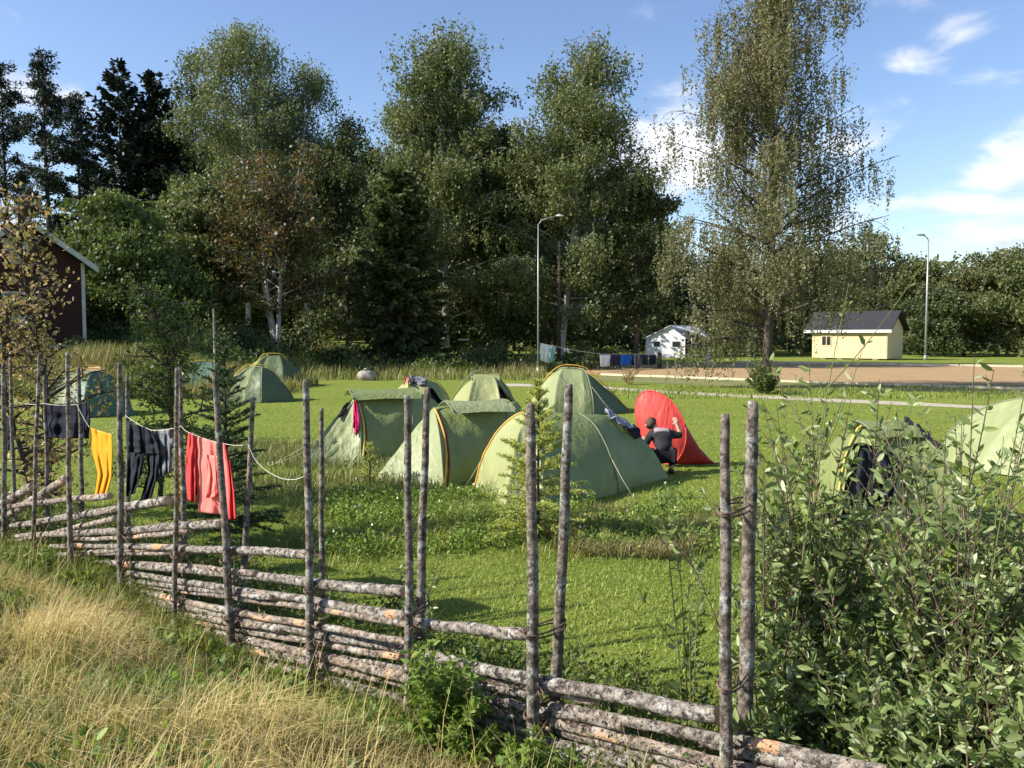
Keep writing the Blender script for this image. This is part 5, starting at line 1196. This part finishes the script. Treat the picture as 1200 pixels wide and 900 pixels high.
def leafy(name, label, cat, base, stems, H, spread, leaf, ls, mat, seed, group=None, lps=26, side=3, tmpl=LEAF, tf=LF, up=.5, bark='withe', r0=.006, c0=.08, bendz=.5, part='foliage'):
    """upright shoots from a common foot, with leaves set round every shoot"""
    global rng
    random.seed(seed); rng = np.random.default_rng(seed); root = thing(name, label, cat, base, 0, group); tb = MB(); P_, D_, S_ = [], [], []
    for s in range(stems):
        a = random.uniform(0, 2 * PI); sp_ = spread * random.random() ** .6; h = H * random.uniform(.55, 1.0) * (1 - .25 * sp_ / max(spread, .01))
        b0 = np.array([math.cos(a) * sp_ * .25, math.sin(a) * sp_ * .25, -.03]); tip = np.array([math.cos(a) * sp_, math.sin(a) * sp_, 0])
        d0 = (tip - b0 * [1, 1, 0]) / h * (1 - bendz) + np.array([0, 0, 1.0]); pts = curve_pts(b0, d0 / np.linalg.norm(d0), h, 8, (tip[0] / h * bendz * 2 + random.uniform(-.25, .25), tip[1] / h * bendz * 2 + random.uniform(-.25, .25), 0))
        tb.tube(pts, np.linspace(r0, r0 * .25, 9), 5, cap=False); lines = [(pts, c0, lps, 1.0)]
        for _ in range(side):
            u = random.uniform(.25, .85) * 8; k = min(int(u), 7); q = pts[k] * (1 - (u - k)) + pts[k + 1] * (u - k); aa = random.uniform(0, 6.28); l2 = h * random.uniform(.14, .32)
            p2 = curve_pts(q, (math.cos(aa) * .8, math.sin(aa) * .8, .8), l2, 5, (0, 0, .5)); tb.tube(p2, np.linspace(r0 * .5, r0 * .2, 6), 4, cap=False); lines.append((p2, .1, max(5, int(lps * l2 / h * 1.6)), .85))
        for pl, u0, m, sc in lines:
            n = len(pl) - 1; u = np.sort(u0 + (1 - u0) * rng.random(m) ** .8); uu = np.minimum(u * n, n - 1e-4); k = uu.astype(int); f = (uu - k)[:, None]; q = pl[k] * (1 - f) + pl[k + 1] * f; T = pl[k + 1] - pl[k]; T /= np.linalg.norm(T, axis=1)[:, None]
            rd_ = rng.normal(size=(m, 3)); rd_ -= (rd_ * T).sum(1)[:, None] * T; rd_ /= np.linalg.norm(rd_, axis=1)[:, None] + 1e-9
            P_.append(q); D_.append(rd_ + T * up + rng.normal(size=(m, 3)) * .2); S_.append(ls * sc * rng.uniform(.4, 1.35, m) * (1.1 - .4 * u))
    P_ = np.concatenate(P_); D_ = np.concatenate(D_); S_ = np.concatenate(S_)
    tint = np.clip(.45 + .27 * rng.normal(size=len(P_)), 0, 1)
    scatter_mesh(part, P_, frames(D_, .25), S_, tmpl, tf, M[mat], root, tint); tb.build('stem', M[bark], root); return root
M['green_stem'] = mat_simple('green stem', (.16, .17, .06), (.10, .11, .04), 10, .6)
WG = 'willow bushes behind the right end of the fence'
def wl(px, q):   # a foot on the lawn side of the fence, q metres behind it, seen at picture column px
    p = FP(px, 600, q); return (p[0], p[1], hz1(p[0], p[1]))
wd = [(905, .55, 490, .34, 13, 'small willow shoots right beside the thick split post'), (950, .9, 400, .42, 30, 'tall willow clump left of the right tent'), (1000, .55, 660, .45, 26, 'low dense willow in front of the right tent'), (1075, .8, 650, .5, 28, 'rounded willow below the black jacket'),
      (1130, .75, 385, .40, 28, 'upright willow rising before the pale cut off tent'), (1200, .6, 470, .5, 28, 'willow cut by the right picture edge'), (955, 1.5, 520, .5, 22, 'willow further back beside the right tent door'), (1120, 1.4, 620, .5, 22, 'willow behind the rounded one'),
      (950, .35, 770, .4, 22, 'low leafy willow touching the end rails'), (1060, .2, 800, .45, 22, 'low willow at the bottom edge of the picture'), (1160, .2, 760, .5, 26, 'low willow in the bottom right corner'), (1260, .4, 600, .5, 20, 'willow outside the right picture edge')]
for i, (px, q, yt, spd, ns, lb) in enumerate(wd):
    b0 = wl(px, q); H_ = 2.1 + (395 - yt) * b0[1] / FPX - b0[2]
    leafy('willow_bush', 'grey green ' + lb, 'willow bush', b0, ns, max(.4, H_) * 1.08, spd, None, .076, 'willow', 200 + i, WG, lps=34, side=6, up=.65, bark='withe', r0=.007, c0=.05)
for i, (px, q, yt, lb) in enumerate([(927, .5, 335, 'single tall willow shoot with a leaf at its top, left of the shed'), (1148, .4, 400, 'pair of tall pale willow shoots standing above the right bushes'), (812, .5, 555, 'slender willow shoot with big leaves left of the split posts')]):
    b0 = wl(px, q); H_ = 2.1 + (395 - yt) * b0[1] / FPX - b0[2]; leafy('willow_shoot', lb, 'willow shoot', b0, (1, 2, 5)[i], H_ * 1.2, (.03, .05, .22)[i], None, .062, 'willow', 230 + i, None, lps=(20, 22, 24)[i], side=(3, 2, 2)[i], up=.8, bark='green_stem', r0=.006, c0=.2, bendz=.2)
# herbs
p0 = FP(520, 860, -.28); leafy('goldenrod_weed', 'bright green leafy weed with brown seed heads growing in front of the fence rails', 'weed', (p0[0], p0[1], hz1(p0[0], p0[1])), 26, .66, .26, None, .075, 'weed', 250, lps=34, side=3, up=.4, bark='green_stem', r0=.004)
for i, (px, py, H_, n_, lb) in enumerate([(620, 905, .34, 10, 'low bright weed at the bottom edge right of the tall weed'), (330, 815, .30, 8, 'feathery green weed at the foot of the fence near the middle'), (40, 668, .34, 16, 'leafy green nettle patch at the far left before the fence'), (80, 680, .26, 12, 'small nettle right of the larger nettle patch'), (12, 790, .20, 8, 'dark low weed at the left picture edge'), (225, 770, .26, 7, 'thin weed under the narrow fence post'), (545, 905, .30, 10, 'yellow green weed at the bottom edge under the tall weed'), (700, 900, .26, 8, 'low weed beneath the lowest rails near the bottom')]):
    p0 = FP(px, py, -.3); z0 = hz1(p0[0], p0[1]); leafy('weed', lb, 'weed', (p0[0], p0[1], z0), int(n_ * 1.6), H_, .22, None, .062, 'weed', 260 + i, 'weeds along the fence foot', lps=22, side=2, up=.4, bark='green_stem', r0=.003)
for i, (px, q, yt, H_, lb, mt) in enumerate([(487, .75, 600, .5, 'slender leafy sapling behind the middle fence posts', 'willow'), (455, 1.0, 628, .4, 'small dark leafed shrub left of the slender sapling', 'leaf_bush'), (700, .45, 700, .4, 'low herb with broad leaves behind the thick rail', 'weed'), (735, .7, 740, .3, 'low herb by the mown strip right of the broad leaved herb', 'weed')]):
    b0 = wl(px, q); H_ = 2.1 + (395 - yt) * b0[1] / FPX - b0[2]; leafy('shrub', lb, 'shrub', b0, 5, max(.25, H_), .22, None, .048, mt, 280 + i, None, lps=22, side=3, up=.5, r0=.005)
for i, (px, Y, H_, w, lb) in enumerate([(560, 8.9, .45, .5, 'low broad weed clump in the unmown band below the middle tent'), (520, 9.6, .32, .45, 'low weed clump left of the broad one'), (690, 8.7, .36, .4, 'weed clump under the front right tent'), (640, 9.0, .32, .4, 'weed clump by the pale young spruce foot'), (785, 10.0, .42, .3, 'tall grey weed in front of the crouching person'), (480, 10.2, .3, .4, 'weed clump before the pegged tent end')]):
    l = at(px, Y); leafy('weed_clump', lb, 'weed', l, 22, H_, w, None, .042, 'weed' if i != 4 else 'willow', 300 + i, 'weed clumps on the lawn', lps=18, side=2, up=.5, bark='green_stem', r0=.003)

# saplings
def sapling(name, label, cat, px, Y, yt, wpx, mat, bark, seed, leaves, ls, **kw):
    l = at(px, Y); return broad_tree(name, label, l, ht(l, yt), wpx * .5 * 1.25 * Y / FPX, mat=mat, bark=bark, seed=seed, leaves=leaves, ls=ls, cat=cat, **kw)
sapling('birch_sapling', 'young green leafy tree between fence and far tents at left', 'sapling', 188, 10.5, 345, 82, 'leaf_bush', 'bark_dark', 401, 8500, .042, droop=.12, sig=.085, tr=.022, nl=46, c0=.05)
sapling('autumn_sapling', 'slim sapling with yellow and pinkish autumn leaves in front of the red house', 'sapling', 42, 10, 236, 96, 'leaf_autumn', 'bark_dark', 402, 2000, .058, droop=.15, sig=.10, tr=.03, nl=52, c0=.12, elev=(25, 65))
sapling('autumn_sapling', 'lower yellow leaved sapling at the foot of the autumn one', 'sapling', 18, 9.5, 360, 80, 'leaf_autumn', 'bark_dark', 403, 3200, .046, droop=.12, sig=.09, tr=.02, nl=36, c0=.05)
def young_spruce(name, label, l, H, Rr, mat, seed, whorl=.22, nb=6, dens=1.0, tr=.018, up0=5, nlen=.022):
    global rng
    random.seed(seed); rng = np.random.default_rng(seed); root = thing(name, label, 'young spruce', l); tb = MB(); tb.tube([(0, 0, -.05), (0, 0, H * .6), (.01, 0, H)], [tr, tr * .6, .003], 7); segs = []
    z = .12
    while z < H * .97:
        t = z / H; L0 = Rr * (1 - t) ** .8
        for i in range(nb):
            a = random.uniform(0, 6.28); e = R(up0 + 45 * t + random.uniform(-8, 8)); L_ = max(.05, L0 * random.uniform(.7, 1.12)); d = np.array([math.cos(a) * math.cos(e), math.sin(a) * math.cos(e), math.sin(e)])
            pts = curve_pts((0, 0, z + random.uniform(-.03, .03)), d, L_, 5, (0, 0, -.25)); tb.tube(pts, np.linspace(.006, .002, 6), 4, cap=False); segs.append((pts, 1))
            sdv = np.cross(d, [0, 0, 1]); sdv /= np.linalg.norm(sdv)
            for j in range(int(3 + L_ * 14)):
                u = random.uniform(.15, .98) * 5; k = min(int(u), 4); q = pts[k] * (1 - (u - k)) + pts[k + 1] * (u - k); sg = random.choice((-1, 1)); l2 = max(.03, L_ * .42 * (1.1 - u / 5)); p2 = curve_pts(q, d * .8 + sdv * sg * .7 + np.array([0, 0, random.uniform(-.25, .15)]), l2, 2, (0, 0, -.1)); tb.tube(p2, [.0028, .002, .0012], 3, cap=False); segs.append((p2, .9))
        z += whorl * random.uniform(.75, 1.2)
    pos, D = [], []
    for pl, sc in segs:
        Ls = np.linalg.norm(np.diff(pl, axis=0), axis=1).sum(); m = max(3, int(Ls * 330 * dens)); n = len(pl) - 1; uu = np.minimum(rng.random(m) * n, n - 1e-4); k = uu.astype(int); f = (uu - k)[:, None]; T = pl[k + 1] - pl[k]; T /= np.linalg.norm(T, axis=1)[:, None]; rd_ = rng.normal(size=(m, 3)); pos.append(pl[k] * (1 - f) + pl[k + 1] * f); D.append(rd_ * .8 + T * 1.1 + np.array([0, 0, .15]))
    pos = np.concatenate(pos); D = np.concatenate(D)
    scatter_mesh('crown', pos, frames(D, .1), nlen * rng.uniform(.7, 1.3, len(pos)), NEEDLE * np.array([1, 2.6, 1]), QF, M[mat], root); tb.build('trunk', M['bark_dark'], root); return root
l = at(262, 8.4); young_spruce('young_spruce', 'bushy dark green young spruce behind the coral shirt', l, ht(l, 392), .68, 'needle_near', 501, .12, 9, 1.3, tr=.03, nlen=.026)
l = at(631, 8.5); young_spruce('young_spruce', 'pale yellow green young spruce in front of the front right tent', l, ht(l, 438), .66, 'needle_light', 502, .13, 8, .8, up0=10, nlen=.034)
l = at(432, 11.8); young_spruce('young_spruce', 'tiny spruce before the left cluster tent', l, .62, .32, 'needle_light', 503, .1, 7, .7, up0=20, nlen=.028)
l = at(738, 37); o = leafy('roadside_shrub', 'small dry bush at the lawn edge beyond the red tent', 'shrub', l, 18, 1.1, .5, None, .09, 'leaf_autumn', 505, lps=26, side=3)
l = at(897, 31); leafy('roadside_shrub', 'dark green bush at the foot of the large sparse birch', 'shrub', l, 40, 1.5, .9, None, .13, 'leaf_bush', 506, lps=36, side=4)

# broad leaved ground herbs scattered through the rough grass, and dry seed stalks
rng = np.random.default_rng(77); random.seed(77)
p = band(5200, -1.0, 12.0, .15, 3.8); nf = fnoise(p, 1.5, 3); p = p[nf > .0]
k = 7; pos = np.repeat(p, k, 0) + rng.normal(size=(len(p) * k, 3)) * np.array([.05, .05, .02]); pos[:, 2] += rng.random(len(pos)) * .14
D = rng.normal(size=pos.shape) + np.array([0, 0, .4]); o = scatter_mesh('ground_herbs', pos, frames(D, .3), .05 * rng.uniform(.5, 1.4, len(pos)), LEAF * np.array([1, 1.5, 1]), LF, M['weed'], None, np.clip(.3 + .25 * rng.normal(size=len(pos)), 0, 1)); tag(o, kind='stuff')
p = band(1500, -1.0, 12.0, .15, 4.0); blades('seed_stalks', p, rng.uniform(.25, .55, len(p)), .004, rng.uniform(.1, .9, len(p)), M['grass_dry'], np.clip(.85 + .1 * rng.normal(size=len(p)), 0, 1))
p = band(5200, -1.0, 12.5, -.9, .05); k = 6; pos = np.repeat(p, k, 0) + rng.normal(size=(len(p) * k, 3)) * np.array([.05, .05, .02]); pos[:, 2] += rng.random(len(pos)) * .22
D = rng.normal(size=pos.shape) + np.array([0, 0, .3]); o = scatter_mesh('fence_herbs', pos, frames(D, .3), .036 * rng.uniform(.5, 1.4, len(pos)), LEAF * np.array([1, 1.3, 1]), LF, M['leaf_bush'], None); tag(o, kind='stuff')
p = sample_px(2600, 380, 860, 585, 655); nf = fnoise(p, 1.1, 8); p = p[nf > -.05]; k = 8; pos = np.repeat(p, k, 0) + rng.normal(size=(len(p) * k, 3)) * np.array([.07, .07, .02]); pos[:, 2] += rng.random(len(pos)) * .17
D = rng.normal(size=pos.shape) + np.array([0, 0, .3]); o = scatter_mesh('meadow_herbs', pos, frames(D, .3), .045 * rng.uniform(.5, 1.4, len(pos)), LEAF * np.array([1, 1.2, 1]), LF, M['weed'], None, np.clip(.5 + .3 * rng.normal(size=len(pos)), 0, 1)); tag(o, kind='stuff')
p = p[::28]; o = scatter_mesh('meadow_flowers', p + np.array([0, 0, .22]), frames(rng.normal(size=p.shape), .3), .035, QUAD, QF, M['umbel'], None); tag(o, kind='stuff')

p = sample_px(30000, 640, 900, 600, 660); nf = fnoise(p, 1.3, 12); p = p[(nf > .05) & (rng.random(len(p)) < .7)]; blades('dry_tufts', p, rng.uniform(.04, .2, len(p)), .007, rng.uniform(.3, 1.4, len(p)), M['grass_far'], np.clip(.7 + .2 * rng.normal(size=len(p)), 0, 1))

# ------------------------------------------------------------------ camera and render settings
cd = bpy.data.cameras.new('camera'); cam = bpy.data.objects.new('camera', cd); col.objects.link(cam)
cd.sensor_width = 36; cd.lens = FPX / W0 * 36; cd.clip_end = 6000; cd.clip_start = .05
cam.location = tuple(CAM); cam.rotation_euler = (PI / 2 - PITCH, 0, 0)
scene.camera = cam
scene.render.engine = 'CYCLES'
scene.cycles.max_bounces = 6; scene.cycles.diffuse_bounces = 3; scene.cycles.glossy_bounces = 2; scene.cycles.transmission_bounces = 4; scene.cycles.transparent_max_bounces = 4
scene.view_settings.view_transform = 'Standard'; scene.view_settings.look = 'None'
scene.view_settings.exposure = 0.78; scene.view_settings.gamma = 1.0; scene.view_settings.use_curve_mapping = False
